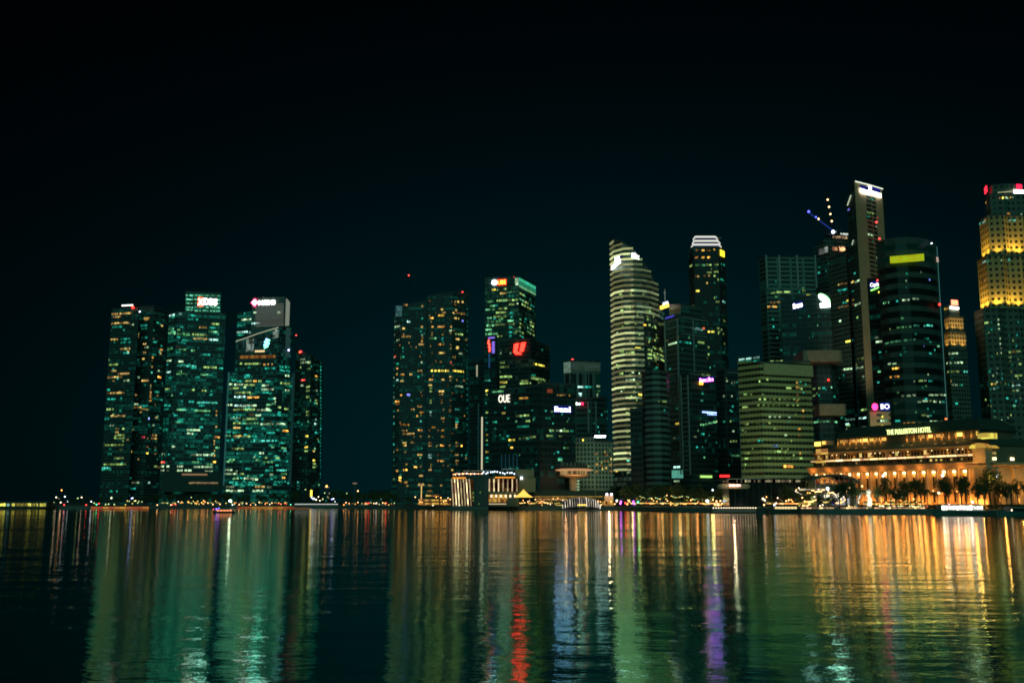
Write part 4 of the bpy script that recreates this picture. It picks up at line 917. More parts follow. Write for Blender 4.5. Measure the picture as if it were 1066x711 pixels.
nt.links.new(mp.outputs[0], n1.inputs['Vector']); h = n1.outputs[0]
bp = N(nt, 'ShaderNodeBump'); bp.inputs['Strength'].default_value = 1; bp.inputs['Distance'].default_value = .125
nt.links.new(h, bp.inputs['Height']); nt.links.new(bp.outputs[0], p.inputs['Normal'])
n3 = N(nt, 'ShaderNodeTexNoise'); n3.inputs['Scale'].default_value = .035; n3.inputs['Detail'].default_value = 3; nt.links.new(mp.outputs[0], n3.inputs['Vector'])
nt.links.new(mth(nt, 'MULTIPLY_ADD', mth(nt, 'SUBTRACT', n3.outputs[0], .35, clamp=True), .2, .025), p.inputs['Roughness'])
nt.links.new(ms_.outputs[0], out.inputs[0]); M_water = m
bm = bmesh.new(); vs = [bm.verts.new(v) for v in ((-9000, -200, 0), (9000, -200, 0), (9000, 9000, 0), (-9000, 9000, 0))]; bm.faces.new(vs)
tag(obj('water', bm, M_water), kind='structure')
M_ground = solid('quay_paving', (.10, .105, .10), .8, scale=.05)
M_quay = solid('quay_concrete', (.13, .16, .15), .8, scale=.3)
bm = bmesh.new()
edge = [Vector((-9000, 640, 0))] + shore + [Vector((9000, 420, 0))]
near = [bm.verts.new((p.x, p.y, 2.0)) for p in edge]; far_ = [bm.verts.new((p.x, 8900, 2.0)) for p in edge]; low = [bm.verts.new((p.x, p.y, -1)) for p in edge]
for i in range(len(edge)-1):
    bm.faces.new((near[i], near[i+1], far_[i+1], far_[i]))
    f = bm.faces.new((low[i], low[i+1], near[i+1], near[i])); f.material_index = 1
tag(obj('ground', bm, [M_ground, M_quay]), kind='structure')

# ------------------------------------------------------------------ the domed and colonnaded stone hotel
PL, PR = at(848, 515, 519), at(1024, 515, 440)
PL.z = PR.z = 2
hd = (PR-PL); HL = hd.length; hyaw = math.atan2(hd.y, hd.x)
hotel = empty('colonnaded_hotel', PL, 'long stone hotel floodlit in gold with a colonnade, dark hipped roof and lettered rooftop sign', 'hotel', rz=hyaw)
def zh(y, px=885):
    k = (px-848)/176.0
    return at(px, y, 519+(440-519)*k*1.08).z-2
def hx(px):  # distance along the facade of what is seen at px
    d = ray(px, 500); n = Vector((hd.y, -hd.x, 0)); tt = PL.xy.dot(n.xy)/d.xy.dot(n.xy)
    q = Vector((d.x*tt, d.y*tt, 0)); return (q-Vector((PL.x, PL.y, 0))).dot(hd.normalized())
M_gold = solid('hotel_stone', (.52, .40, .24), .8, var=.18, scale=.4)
M_golddk = solid('hotel_stone_shade_painted', (.20, .16, .10), .8)  # dark copy of the hotel stone, shade put into its colour
M_tile = solid('roof_tile_green', (.05, .085, .065), .7, scale=.5)
M_glassd = solid('dark_window_glass', (.015, .02, .02), .15)
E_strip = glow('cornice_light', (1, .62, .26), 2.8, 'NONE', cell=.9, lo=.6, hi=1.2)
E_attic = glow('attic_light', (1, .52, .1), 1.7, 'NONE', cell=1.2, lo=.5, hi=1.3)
E_win = glow('hotel_window_light', (1, .66, .2), .8, 'NONE', cell=1.2, lo=.3, hi=1.4)
E_base = glow('ground_window_light', (.95, .85, .4), 3.0, 'NONE', cell=1.2, lo=.5, hi=1.3)
z_col0, z_col1 = 1.5, zh(491.5); z_ent = zh(486); z_str = zh(478.6); z_eave = zh(470.5); z_at0, z_at1, z_top = zh(463), zh(455.5), zh(444)
def hpart(name, x0, x1, y0, y1, z0, z1, m, par=None):
    bm = bmesh.new(); box(bm, ((x0+x1)/2, (y0+y1)/2, (z0+z1)/2), (x1-x0, y1-y0, z1-z0)); return obj(name, bm, m, par or hotel)
HL2 = HL
hpart('wall', 0, HL2, 0, 40, 0, z_ent-.9, M_gold)
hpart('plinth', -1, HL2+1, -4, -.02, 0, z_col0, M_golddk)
hpart('entablature', -.8, HL2+.8, -3.2, 2, z_col1+.02, z_ent-.6, M_gold)
hpart('cornice', -1.2, HL2+1.2, -4.0, 2, z_ent-.58, z_ent+.1, M_gold)
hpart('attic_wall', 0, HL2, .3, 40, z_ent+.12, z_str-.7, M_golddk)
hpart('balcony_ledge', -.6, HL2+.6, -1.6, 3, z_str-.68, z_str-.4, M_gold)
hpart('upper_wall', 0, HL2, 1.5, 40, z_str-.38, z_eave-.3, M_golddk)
hpart('eave', -1.5, HL2+1.5, -1.0, 4, z_eave-.28, z_eave+.25, M_gold)
nb = 18; bay = HL2/nb
bm_c = None
for k in range(nb+1):
    bm = bmesh.new(); x = min(max(bay*k, .5), HL2-.5)
    lathe(bm, [(.95, z_col0+.02), (.95, z_col0+.6), (.72, z_col0+.8), (.60, z_col1-.9), (.85, z_col1-.5), (.9, z_col1)], 12, (x, -2.2, 0)); obj('column', bm, M_gold, hotel, smooth=True)
for k in range(nb):
    x = bay*(k+.5)
    w = hpart('window', x-1.2, x+1.2, -.12, .05, z_col0+1.2, z_col0+6, M_glassd); hpart('frame', x-.08, x+.08, -.2, -.125, z_col0+1.2, z_col0+6, M_gold, w)
    w = hpart('window', x-1.0, x+1.0, -.12, .05, z_col0+7.5, z_col1-3.2, M_glassd); hpart('frame', x-.08, x+.08, -.2, -.125, z_col0+7.5, z_col1-3.2, M_gold, w)
    hpart('lantern', x-.85, x+.85, -.5, -.14, z_col1-1.6, z_col1-.7, glow('lantern_cream', (1, .72, .3), 6, 'NONE'))
    if rnd.random() < .8: hpart('shop_window', x-1.7, x+1.7, -4.3, -4.05, .3, 1.2, E_base)
    hpart('light_strip', x-bay*.45, x+bay*.45, -1.9, -1.65, z_str-.62, z_str+.1, E_strip)
    if rnd.random() < .4: hpart('lit_window', x-.5, x+.9, 1.3, 1.48, z_str+.9, z_eave-.9, E_win)
    for q in (-.32, 0, .32): hpart('window', x+q*bay-.45, x+q*bay+.45, 1.34, 1.49, z_str+.5, z_eave-1.2, M_glassd)
    for q in (-.36, .36): hpart('window', x+q*bay-.3, x+q*bay+.3, .16, .29, z_ent+1.0, z_ent+2.6, M_glassd)
    for q in (-.3, .25):
        if rnd.random() < .6: hpart('wall_lamp', x+q*bay-.2, x+q*bay+.2, 1.2, 1.48, z_eave-1.5, z_eave-1.0, glow('wall_lamp_warm', (1, .75, .35), 2, 'NONE'))
        if rnd.random() < .25: hpart('attic_window', x+q*bay-.5, x+q*bay+.5, .15, .28, z_ent+1.2, z_ent+2.2, E_win)
    bl = Matrix.Rotation(hyaw, 4, 'Z'); P_ = lambda x, y, z: PL + (bl @ Vector((x, y, z)))
    lo_ = lamp('POINT', P_(x, -2.9, z_col0+2.2), 830*rnd.uniform(.7, 1.4), (1, .34, .055), .9)
    lamp('POINT', P_(x, -1.0, z_col1-2.2), 240, (1, .38, .06), .6)
    if k % 2 == 0:
        lamp('POINT', P_(x, -.6, z_str+1.3), 220, (1, .38, .07), .6)
        lamp('POINT', P_(x, -5.2, z_ent-1.8), 330, (1, .33, .06), .6)
# mansard, attic and top roof
def prism(name, secs, m):
    """secs: list of (x0, x1, y0, y1, z) rectangles from bottom to top"""
    bm = bmesh.new(); rs = [[bm.verts.new(c) for c in ((a, c0, z), (b, c0, z), (b, d, z), (a, d, z))] for a, b, c0, d, z in secs]
    for p_, q_ in zip(rs, rs[1:]):
        for i in range(4): bm.faces.new((p_[i], p_[(i+1) % 4], q_[(i+1) % 4], q_[i]))
    bm.faces.new(rs[-1]); bm.faces.new(rs[0][::-1]); return obj(name, bm, m, hotel)
prism('mansard_roof', [(-1, HL2+1, -.6, 40, z_eave+.27), (2, HL2-2, 4.5, 36, z_at0)], M_tile)
xa, xb = hx(868), hx(1016)
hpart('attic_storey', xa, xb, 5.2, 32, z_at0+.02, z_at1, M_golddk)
prism('top_roof', [(xa-1.5, xb+1.5, 3.8, 34, z_at1+.02), (xa+3, xb-3, 9, 28, z_top)], M_tile)
for x0, x1, y in ((880, 890, 0), (891, 900, 0), (901, 909, 0), (910.5, 918, 0), (952, 958.5, 0), (961, 967, 0), (971, 978.5, 0), (991, 998, 0), (1013, 1021, 0), (870, 878, 1)):
    a, b = hx(x0), min(hx(x1), xb)
    if b-a > .5:
        hpart('attic_light', a, b, 4.75, 5.1, z_at0+1.3, z_at1-.8, E_attic)
for k in range(22):
    x = xa+(xb-xa)*k/21
    if 7 < k < 11: continue
    hpart('pilaster', x-.35, x+.35, 4.6, 5.15, z_at0+.05, z_at1-.1, M_gold)
    lamp('POINT', P_(x, 3.9, z_at0+1.0), 70, (1, .4, .07), .5)
for px in (882, 891, 900, 940, 949, 974, 983, 997): hpart('dormer_light', hx(px)-.7, hx(px)+.7, 1.6, 2.6, z_eave+1.2, z_eave+1.9, glow('dormer_amber', (1, .5, .15), .5, 'NONE'))
sx0, sx1 = hx(921.3), hx(968)
o = obj_me('sign_lettering', textmesh('THE FULLERTON HOTEL', glow('sign_limewhite', (.85, 1, .35), 1.9), sx1-sx0, zh(445.2, 945)-zh(450.6, 945), 0, .0), hotel, ((sx0+sx1)/2, 3.4, zh(448.2, 945)))
hpart('sign_rail', sx0-.5, sx1+.5, 3.5, 3.7, zh(450.6, 945)-.5, zh(450.6, 945)-.2, M_metal)
# left turret stack and right corner pavilion
for px0, px1, y0, y1, m in ((847, 854, 459.5, 464.8, E_attic), (855, 860, 459, 463.5, E_attic)):
    hpart('turret', hx(px0), hx(px1), 2, 8, zh(y1, 850), zh(y0, 850), M_gold); hpart('turret_light', hx(px0)+.3, hx(px1)-.3, 1.6, 1.95, zh(y1, 850)+.3, zh(y0, 850)-.3, m)
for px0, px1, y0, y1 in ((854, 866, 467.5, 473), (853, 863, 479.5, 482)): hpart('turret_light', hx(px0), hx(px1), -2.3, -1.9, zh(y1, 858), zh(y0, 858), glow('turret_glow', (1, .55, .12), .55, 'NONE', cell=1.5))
hpart('corner_pavilion', HL2-2, HL2+4.2, -3, 30, 0, zh(466.5, 1020), M_gold)
bm = bmesh.new()
for k in range(12):
    a0, a1 = PI*k/12, PI*(k+1)/12
    cxx = HL2+1.2; r = 4.2
    for q in (0,):
        v = [bm.verts.new((cxx-r*math.cos(an), yy, zh(466.5, 1020)+.1+max(0, 2.3*math.sin(an)))) for an in (a0, a1) for yy in (-3.6, 6)]
        bm.faces.new((v[0], v[2], v[3], v[1])); w = bm.verts.new((cxx, -3.6, zh(466.5, 1020)+.1)); bm.faces.new((w, v[2], v[0]))
obj('arched_pediment', bm, glow('pediment_painted_glow', (1, .6, .1), .42, 'NONE', cell=1.4), hotel)  # pediment glows by itself, painting the gold light on it
hpart('penthouse', HL2-6, HL2-2, 6, 12, zh(456, 1018), zh(449.5, 1018), M_gold)
for x in (HL2-.5, HL2+2): lamp('POINT', P_(x, -4.4, 2.4), 900, (1, .37, .07), .3)  # uplights added to brighten the plain pavilion wall
for k in range(2):
    for zq in (4, 9.5): w = hpart('window', HL2-1.2+k*2.8, HL2+.2+k*2.8, -3.15, -3.02, zq, zq+3.4, M_glassd); hpart('frame', HL2-.56+k*2.8, HL2-.44+k*2.8, -3.22, -3.16, zq, zq+3.4, M_gold, w)
hpart('cornice', HL2-2.2, HL2+4.4, -4.2, 2.5, z_ent-.58, z_ent+.12, M_gold)
lamp('POINT', P_(HL2+.5, -7.5, z_ent+1.5), 900, (1, .45, .1), .4); lamp('POINT', P_(HL2+9, -9, 12), 1700, (1, .45, .1), .4)  # lamps added in open air to brighten the dark corner and wing
# right wing seen beyond the corner
W0 = P_(HL2+4.25, 0, 0); W1 = at(1130, 510, 452)
wd = Vector((W1.x-W0.x, W1.y-W0.y, 0)); wyaw = math.atan2(wd.y, wd.x); wl_ = wd.length
wing = empty('hotel_wing', (W0.x, W0.y, 2), 'dark right wing of the stone hotel with tall gold lit columns at the picture edge', 'hotel', rz=wyaw)
def wpart(name, x0, x1, y0, y1, z0, z1, m):
    bm = bmesh.new(); box(bm, ((x0+x1)/2, (y0+y1)/2, (z0+z1)/2), (x1-x0, y1-y0, z1-z0)); return obj(name, bm, m, wing)
zc_ = zh(485, 1035)
wpart('wall', 0, wl_, 1, 30, 0, zc_+.8, M_gold); wpart('cornice', .1, wl_, -2.2, 1, zc_+.82, zc_+1.9, M_gold); wpart('upper_wall', 0, wl_, .5, 30, zc_+1.92, zh(462, 1040), M_golddk)
wpart('roof', .1, wl_, -.4, 28, zh(462, 1040)+.02, zh(455, 1040), M_tile)
wpart('lit_belvedere', 2.2, 8.6, 4, 9, zh(455, 1040)+.02, zh(448, 1040), glow('belvedere_yellow', (1, .8, .12), 1.1, 'NONE', cell=1.6, lo=.5, hi=1.3)); wpart('belvedere_roof', 1.6, 9.4, 3.6, 9.6, zh(448, 1040)+.02, zh(447, 1040), M_tile)
for k in range(6):
    x = 2+k*(wl_-3)/5; bm = bmesh.new()
    lathe(bm, [(1.1, 2), (.9, 2.6), (.75, zc_-1), (1.05, zc_)], 12, (x, -1.2, 0)); obj('column', bm, M_gold, wing, smooth=True)
    q = Matrix.Translation((W0.x, W0.y, 2)) @ Matrix.Rotation(wyaw, 4, 'Z') @ Vector((x+1.8, -2.6, 3.2)); lamp('SPOT', q, 7000, (1, .45, .09), .3, q+Vector((.6, 3, 12)), 100); lamp('POINT', q+Vector((-.6, -.6, 1)), 700, (1, .42, .08), .3)
    for zz, c in ((zh(470, 1040), E_win), (zh(476, 1040), E_base)):
        if rnd.random() < .75: wpart('lit_window', x-.2, x+1.6, .2, .48, zz-.6, zz+.5, c)
wpart('plinth', .2, wl_, -3, .9, 0, 1.9, M_golddk)

# ------------------------------------------------------------------ small waterfront buildings
def zz(py, Y, px=533): return at(px, py, Y).z
def build(name, label, cat, px, Y, z=2.0):
    p = at(px, 515, Y); return empty(name, (p.x, Y, z), label, cat)
def bpx(root, name, x0, x1, y0, y1, Y, th, m, par=None, front=0.0):
    """box covering photo pixels x0..x1, y0..y1 at depth Y, th metres deep"""
    a, b = at(x0, (y0+y1)/2, Y), at(x1, (y0+y1)/2, Y); z1, z0 = at((x0+x1)/2, y0, Y).z, at((x0+x1)/2, y1, Y).z
    L = root.location; bm = bmesh.new()
    box(bm, ((a.x+b.x)/2-L.x, Y+th/2-front-L.y, (z0+z1)/2-L.z), (max(.1, b.x-a.x), th, max(.1, z1-z0)))
    return obj(name, bm, m, par or root)
E_orange = glow('eave_orange', (1, .36, .04), 1.0, 'NONE'); E_fin = glow('fin_cream', (1, .74, .42), 1.25, 'NONE', cell=.7, lo=.4, hi=1.3)
E_amber = glow('amber_interior', (1, .44, .1), 1.0, cell=1.1, lo=.15, hi=1.6); E_gold = glow('tent_gold', (1, .56, .09), 1.5)
E_bulb = glow('bulb_warm', (1, .5, .18), 5, 'NONE'); E_bulbw = glow('bulb_white', (1, .8, .55), 3.2, 'NONE'); E_rose = glow('bulb_rose', (1, .45, .3), 1.5, 'NONE')
E_cool = glow('bulb_cool', (.7, .85, 1), 2.4, 'NONE')
YH = 612
h = build('bay_hotel', 'dark waterfront hotel block with slanting white light fins and an orange eave line', 'hotel', 482, YH)
bpx(h, 'wall', 469.5, 494.5, 495, 529.4, YH, 22, fc_dk)
bpx(h, 'wall', 494.6, 508.4, 493.5, 530, YH+1.2, 22, fc_dk); bpx(h, 'wall', 508.5, 540.5, 496, 527, YH+.6, 22, fc_dk)
for k in range(7):
    x = 470.2+k*3.05; a, b = at(x, 498.5, YH), at(x+2.0, 526.5, YH); bm = bmesh.new()
    tube(bm, Vector((a.x, YH-.5, a.z))-h.location, Vector((b.x, YH-.5, b.z))-h.location, .34, n=6); obj('light_fin', bm, E_fin, h)
for k in range(7):
    x = 509.5+k*4.75; bpx(h, 'light_fin', x-.6, x+.6, 498.5, 511.5, YH, .5, E_fin, front=.4)
bpx(h, 'lit_interior', 470.5, 493, 499, 526, YH, .2, glow('added_amber_glow', (1, .36, .09), .05, 'NONE', cell=2.5, lo=.1, hi=1.5), front=.1)  # amber panel added behind the fins to colour the water below
bpx(h, 'lit_interior', 509, 540, 498.6, 511.5, YH+.5, .2, glow('added_amber_glow', (1, .38, .1), .17), front=.1)  # same added amber glow behind the right hand fins
bpx(h, 'eave_light', 471.2, 484.8, 496.6, 498.2, YH, .5, E_orange, front=.6); bpx(h, 'eave_light', 515.2, 536.2, 496.2, 497.6, YH, .5, E_orange, front=.6)
for k in range(16):
    x = 472+k*2.0; q = at(x, 493.2+rnd.uniform(-.6, .6), YH+3); bm = bmesh.new(); ball(bm, (0, 0, 0), .5, 6, 4); obj('roof_lamp', bm, [E_rose, E_bulb, E_rose, E_bulbw][k % 4], h, q-h.location)
for k in range(14):
    q = at(503+k*2.5+rnd.uniform(-.5, .5), 491.8+rnd.uniform(-1.6, 1.4), YH+4); bm = bmesh.new(); ball(bm, (0, 0, 0), .55, 6, 4); obj('roof_lamp', bm, E_cool, h, q-h.location)
bpx(h, 'roof_canopy', 482, 510, 489.6, 490.4, YH+5, 8, M_pale); bpx(h, 'roof_canopy', 522, 536, 487.6, 488.8, YH+5, 8, M_pale)
bpx(h, 'verandah', 508.6, 537, 512.4, 513.4, YH-3, 6, M_gold); 
bpx(h, 'lit_verandah', 508.8, 528, 514.6, 522.5, YH+.4, .3, E_amber, front=.2)
for k in range(6): bpx(h, 'verandah_lamp', 510.6+k*4.9, 512.6+k*4.9, 514.8, 517.6, YH-1, .4, glow('verandah_lamp_pink', (1, .68, .42), 1.8, 'NONE'))
bpx(h, 'terrace_light', 508.8, 527, 524, 524.9, YH-2, .4, glow('terrace_strip', (1, .72, .4), .8, 'NONE'))
for x, y in ((492.6, 513), (492.8, 517.5), (492.6, 521), (498.6, 524.4), (500, 512.5)): bpx(h, 'lit_window', x-.6, x+.6, y-.9, y+.9, YH, .3, winmat('y'), front=.3)
bpx(h, 'roof_dim', 536.6, 556, 488.5, 497, YH+10, 12, facade('dim_villa', wall=(.30, .28, .18), fh=4, pw=3, sf=.4, mf=.3, dim=.03, frac=.3, warm=.8, seed=33))
bpx(h, 'lamp', 541.6, 544.2, 496, 499, YH+8, .5, E_cool); bpx(h, 'wing', 537.5, 557.5, 497.2, 512, YH+9, 12, facade('dim_villa', wall=(.30, .28, .18)))
bpx(h, 'waterline_base', 469, 508, 527.6, 530.6, YH-4, 4.9, M_quay)

p_ = build('golden_tent', 'small golden peaked canopy glowing beside the striped dome', 'canopy', 545, 606)
a, b, c = at(535.2, 517.5, 606), at(555.6, 517.5, 606), at(545.2, 509.3, 606)
hw = (b.x-a.x)/2
bm = bmesh.new()
pr = [(hw, .0), (hw*.55, (c.z-a.z)*.33), (hw*.2, (c.z-a.z)*.74), (.15, c.z-a.z)]
lathe(bm, pr, 8); obj('canopy', bm, E_gold, p_, (0, 0, a.z-2))
for sx in (-1, 1):
    for sy in (-1, 1):
        bm = bmesh.new(); tube(bm, (sx*hw*.65, sy*hw*.65, 0), (sx*hw*.65, sy*hw*.65, a.z-2), .15, n=6); obj('pole', bm, M_pale, p_)
bm = bmesh.new(); tube(bm, (0, 0, c.z-2), (0, 0, c.z-.6), .08, n=5); obj('finial', bm, M_pale, p_)
pier = build('pier_building', 'long low pier building with a dark roof and an amber light line under its eave', 'pier', 590, 640)
bpx(pier, 'roof', 556, 634, 510.5, 516, 640, 20, M_tile); bpx(pier, 'eave_light', 556, 632, 516.3, 517.4, 640, .5, glow('eave_amber', (1, .55, .12), .8, 'NONE', cell=1.5, lo=.7, hi=1.2), front=1)
bpx(pier, 'wall', 557, 632, 516.2, 527, 641, 18, M_golddk); bpx(pier, 'lit_interior', 557.5, 590, 518.6, 520.6, 640.6, .3, glow('interior_dim', (1, .5, .15), .3, 'NONE', cell=1.2))
for k in range(20): bpx(pier, 'column', 558+k*3.8, 558.5+k*3.8, 517.5, 527, 639, .5, M_gold)
dome = build('striped_dome', 'low dome on the water striped with glowing white ribs', 'pavilion', 605, 580, .3)
Ld = dome.location; R0 = (at(625, 525, 580).x-at(585, 525, 580).x)/2; Hd = at(605, 518.2, 580).z-.3
bm = bmesh.new(); bmesh.ops.create_uvsphere(bm, u_segments=32, v_segments=16, radius=1, matrix=Matrix.Diagonal((R0, R0*.55, Hd, 1)))
bmesh.ops.bisect_plane(bm, geom=bm.verts[:]+bm.edges[:]+bm.faces[:], plane_co=(0, 0, 0), plane_no=(0, 0, -1), clear_outer=True)
for v in bm.verts: v.co.z = Hd*(max(0, v.co.z)/Hd)**.55
obj('shell', bm, M_glassd, dome, smooth=True)
E_rib = glow('rib_white', (.95, .82, .66), .85, 'NONE', cell=.5, lo=.5, hi=1.3)
for k in range(17):
    x = -R0*.97+R0*1.94*k/16; s_ = math.sqrt(max(0, 1-(x/R0)**2)); bm = bmesh.new(); pv = None
    for q in range(11):
        an = PI*.03+PI*.5*q/10; zn = max(.05, s_)*math.sin(an); v = Vector((x, -R0*.55*s_*math.cos(an)*1.02-.12, Hd*1.03*zn**.55))
        if pv is not None: tube(bm, pv, v, .22, n=5)
        pv = v
    obj('rib', bm, E_rib, dome)
bm = bmesh.new(); box(bm, (0, -R0*.55-.2, Hd*.42), (5, .3, .7)); obj('sign_board', bm, glow('dome_sign', (1, .6, .1), 2, 'NONE'), dome)
bm = bmesh.new(); box(bm, (0, 0, -.2), (R0*1.96, R0*1.0, .35)); obj('deck', bm, M_quay, dome)
ch = build('harbour_office', 'small amber lit block with two white lamps on its roof, right of the striped dome', 'building', 634, 615)
bpx(ch, 'wall', 629.5, 638.5, 515.5, 526.6, 615, 10, solid('amber_plaster', (.5, .38, .24), .8)); bpx(ch, 'lit_front', 627, 639, 521.8, 525.5, 614.6, .3, E_amber, front=.1)
for x in (631.8, 636.5): bm = bmesh.new(); ball(bm, (0, 0, 0), .7); obj('roof_lamp', bm, glow('lamp_lilac', (.9, .8, 1), 5, 'NONE'), ch, at(x, 514.4, 614)-ch.location)
lamp('POINT', at(634, 519, 608), 1600, (1, .6, .3), .4)
ms = build('signal_mast', 'thin pale signal mast with a yardarm standing behind the pier roof', 'mast', 620, 632)
bm = bmesh.new(); L_ = ms.location; tube(bm, (0, 0, 0), at(619.8, 500.5, 632)-L_, .35, .15); obj('pole', bm, M_gold, ms)
bm = bmesh.new(); tube(bm, at(621, 510.6, 632)-L_, at(630, 510.3, 632)-L_, .2, n=6); obj('yardarm', bm, M_gold, ms)
cu = build('lookout_tower', 'round saucer shaped lookout restaurant on a tall stem with glowing orange rims', 'tower', 598, 690)
Lc_ = cu.location; mpp = 690/F
def zc(y): return at(598, y, 690).z-2
bm = bmesh.new(); lathe(bm, [(4.6*mpp, 0), (4.4*mpp, zc(496))], 20, (-.6*mpp, 0, 0)); obj('stem', bm, solid('stem_render', (.40, .36, .26), .8), cu, smooth=True)
for k in range(5): bpx(cu, 'stair_window', 601, 603, 499.5+k*3.2, 501.3+k*3.2, 690-3.2, .3, winmat('p'))
bm = bmesh.new(); lathe(bm, [(6*mpp, zc(497.6)), (16*mpp, zc(495.6)), (17*mpp, zc(494.6)), (15*mpp, zc(494.2))], 40); obj('lower_rim', bm, solid('rim_plaster', (.6, .45, .3), .7), cu, smooth=False)
bm = bmesh.new(); lathe(bm, [(14.5*mpp, zc(494.2)), (14.5*mpp, zc(490.4))], 40); obj('window_band', bm, glow('saucer_window', (1, .58, .25), .7, 'AUTO', cell=1.0, lo=.1, hi=1.6), cu)
bm = bmesh.new(); lathe(bm, [(15*mpp, zc(490.3)), (19.5*mpp, zc(489.6)), (19.6*mpp, zc(489)), (15*mpp, zc(488))], 40); obj('upper_rim', bm, glow('rim_glow', (1, .5, .22), .55, 'AUTO'), cu)
bm = bmesh.new(); lathe(bm, [(14*mpp, zc(488)), (13*mpp, zc(484)), (10*mpp, zc(481.6)), (4*mpp, zc(480.8))], 30); obj('roof_deck', bm, M_tile, cu)
for k in range(11):
    an = PI+PI*k/10; bm = bmesh.new(); tube(bm, (13.2*mpp*math.cos(an), 13.2*mpp*math.sin(an), zc(485)), (13.2*mpp*math.cos(an), 13.2*mpp*math.sin(an), zc(481.6)), .25, n=5); obj('railing_post', bm, M_pale, cu)
for dx in (-10, 0, 10): lamp('POINT', (Lc_.x+dx*mpp, 690-21*mpp, zc(497)+1), 900, (1, .5, .2), .5)

jt = build('landing_pavilion', 'small amber lit landing pavilion with a lit pole, in front of the twin apartment towers', 'pavilion', 448, 640)
bpx(jt, 'roof', 434, 470, 518.6, 519.4, 640, 10, M_golddk); bpx(jt, 'lit_interior', 436, 469, 519.8, 521.4, 640.4, .3, E_amber)
bpx(jt, 'upper_roof', 442, 458, 514.2, 514.9, 642, 6, M_golddk); bpx(jt, 'lit_interior', 443, 457, 515.2, 516.6, 642.2, .3, E_amber)
bpx(jt, 'lit_interior', 435, 470, 523, 525.4, 639.4, .3, E_amber)
bpx(jt, 'lit_pole', 438, 439, 505, 524, 639, .6, glow('pole_amber', (1, .55, .2), .5, 'NONE', cell=.6)); bpx(jt, 'pole_head', 435.5, 441.5, 503.6, 505.6, 639, 2.5, glow('pole_head_amber', (1, .6, .25), .8, 'NONE', cell=.9))

# arcade at the far left, quay walls with painted orange glow
ar = build('waterfront_arcade', 'low arcade of bright yellow lit bays at the far left shore', 'building', 24, 690)
bpx(ar, 'wall', -30, 49, 522.6, 527.8, 690, 10, M_quay); bpx(ar, 'roof', -31, 50, 521.8, 522.5, 689, 12, M_roof)
for x0, x1, m in ((-24, -14, 'y'), (-12, -4, 'p'), (-2, 5.6, 'Y'), (6.9, 9.8, 'c'), (12.4, 15.6, 'Y'), (17, 24.6, 'y'), (25.8, 27.6, 'Y'), (28.8, 32.4, 'Y'), (33.6, 36.4, 'O'), (37.8, 39.6, 'Y'), (41.6, 47.6, 'Y')):
    bpx(ar, 'lit_bay', x0, x1, 523.8, 527, 690, .3, glow('bay_yellow', (.85, .75, .12), .9, 'AUTO', cell=1.3) if m != 'c' else winmat('c'), front=.25)
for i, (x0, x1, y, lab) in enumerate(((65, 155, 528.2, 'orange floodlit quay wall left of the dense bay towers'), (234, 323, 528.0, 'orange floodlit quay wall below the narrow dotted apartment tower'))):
    Yq = shoreY((x0+x1)/2)-3; q = build('quay_wall_painted_glow', lab, 'quay wall', (x0+x1)/2, Yq, .2)
    bpx(q, 'wall', x0, x1, y-.9, y+2.0, Yq, 2.4, M_quay); bpx(q, 'light_strip', x0, x1, y-.8, y+.9, Yq, .3, glow('quay_painted_orange', (1, .34, .08), .75, 'AUTO', cell=4, lo=.7, hi=1.2), front=.25)  # strip glows itself, painting the orange lamplight on the wall

# right shore: curved low roofs
M_arc = solid('arched_roof_metal', (.08, .12, .115), .5, .3)
M_cream = solid('cream_canopy', (.55, .42, .28), .7)
of = build('curved_roof_pavilion', 'low shopping pavilion under a shallow dark arched roof in front of the stone hotel', 'building', 870, 440)
def arc_roof(root, name, pts, th_px, Y, depth, m):
    bm = bmesh.new(); L = root.location; secs = []
    for x, y in pts:
        a, b = at(x, y, Y)-L, at(x, y+th_px, Y)-L
        secs.append([bm.verts.new(v) for v in ((a.x, a.y-1, a.z), (b.x, b.y-1, b.z), (b.x, b.y+depth, b.z), (a.x, a.y+depth, a.z))])
    for p_, q_ in zip(secs, secs[1:]):
        for i in range(4): bm.faces.new((p_[i], q_[i], q_[(i+1) % 4], p_[(i+1) % 4]))
    bm.faces.new(secs[0]); bm.faces.new(secs[-1][::-1]); return obj(name, bm, m, root)
arc_roof(of, 'roof', [(845, 499), (851, 496.6), (858, 494.6), (866, 493.4), (874, 493.4), (882, 494.8), (889, 497.4), (895, 501)], 1.8, 440, 26, M_arc)
bpx(of, 'wall', 849, 891, 500, 529, 446, 18, M_quay)
bpx(of, 'lit_interior', 848, 890, 500, 503.4, 445, .3, glow('interior_redorange', (1, .28, .08), .5, 'AUTO', cell=1.3, lo=.1, hi=1.5))
for k in range(9): bpx(of, 'column', 849+k*5, 849.6+k*5, 497, 529, 441, .5, M_pale)
bpx(of, 'lit_shop', 858, 873, 514.8, 518, 441.5, .3, glow('shop_white', (1, .9, .68), 1.3, 'AUTO', cell=1.2, lo=.2, hi=1.4)); bpx(of, 'lit_shop', 866.5, 884, 518.6, 525.5, 441.8, .3, glow('shop_cool', (.75, .75, .8), .7, 'AUTO', cell=1.4, lo=.02, hi=1.6))
bpx(of, 'sign_board', 866.5, 870, 519, 525, 441, .3, S_blue); bpx(of, 'sign_board', 873.5, 876, 518.5, 524.5, 441, .3, glow('poster_yellow', (1, .8, .2), 1.2))
bpx(of, 'lit_terrace', 832, 858, 508.5, 510.5, 443, .3, glow('terrace_cream', (1, .78, .5), .7, 'NONE', cell=.8, lo=.02, hi=1.8))
ol = build('long_roof_pavilion', 'long low pavilion with a thin rising roof edge, below the olive lit office block', 'building', 800, 455)
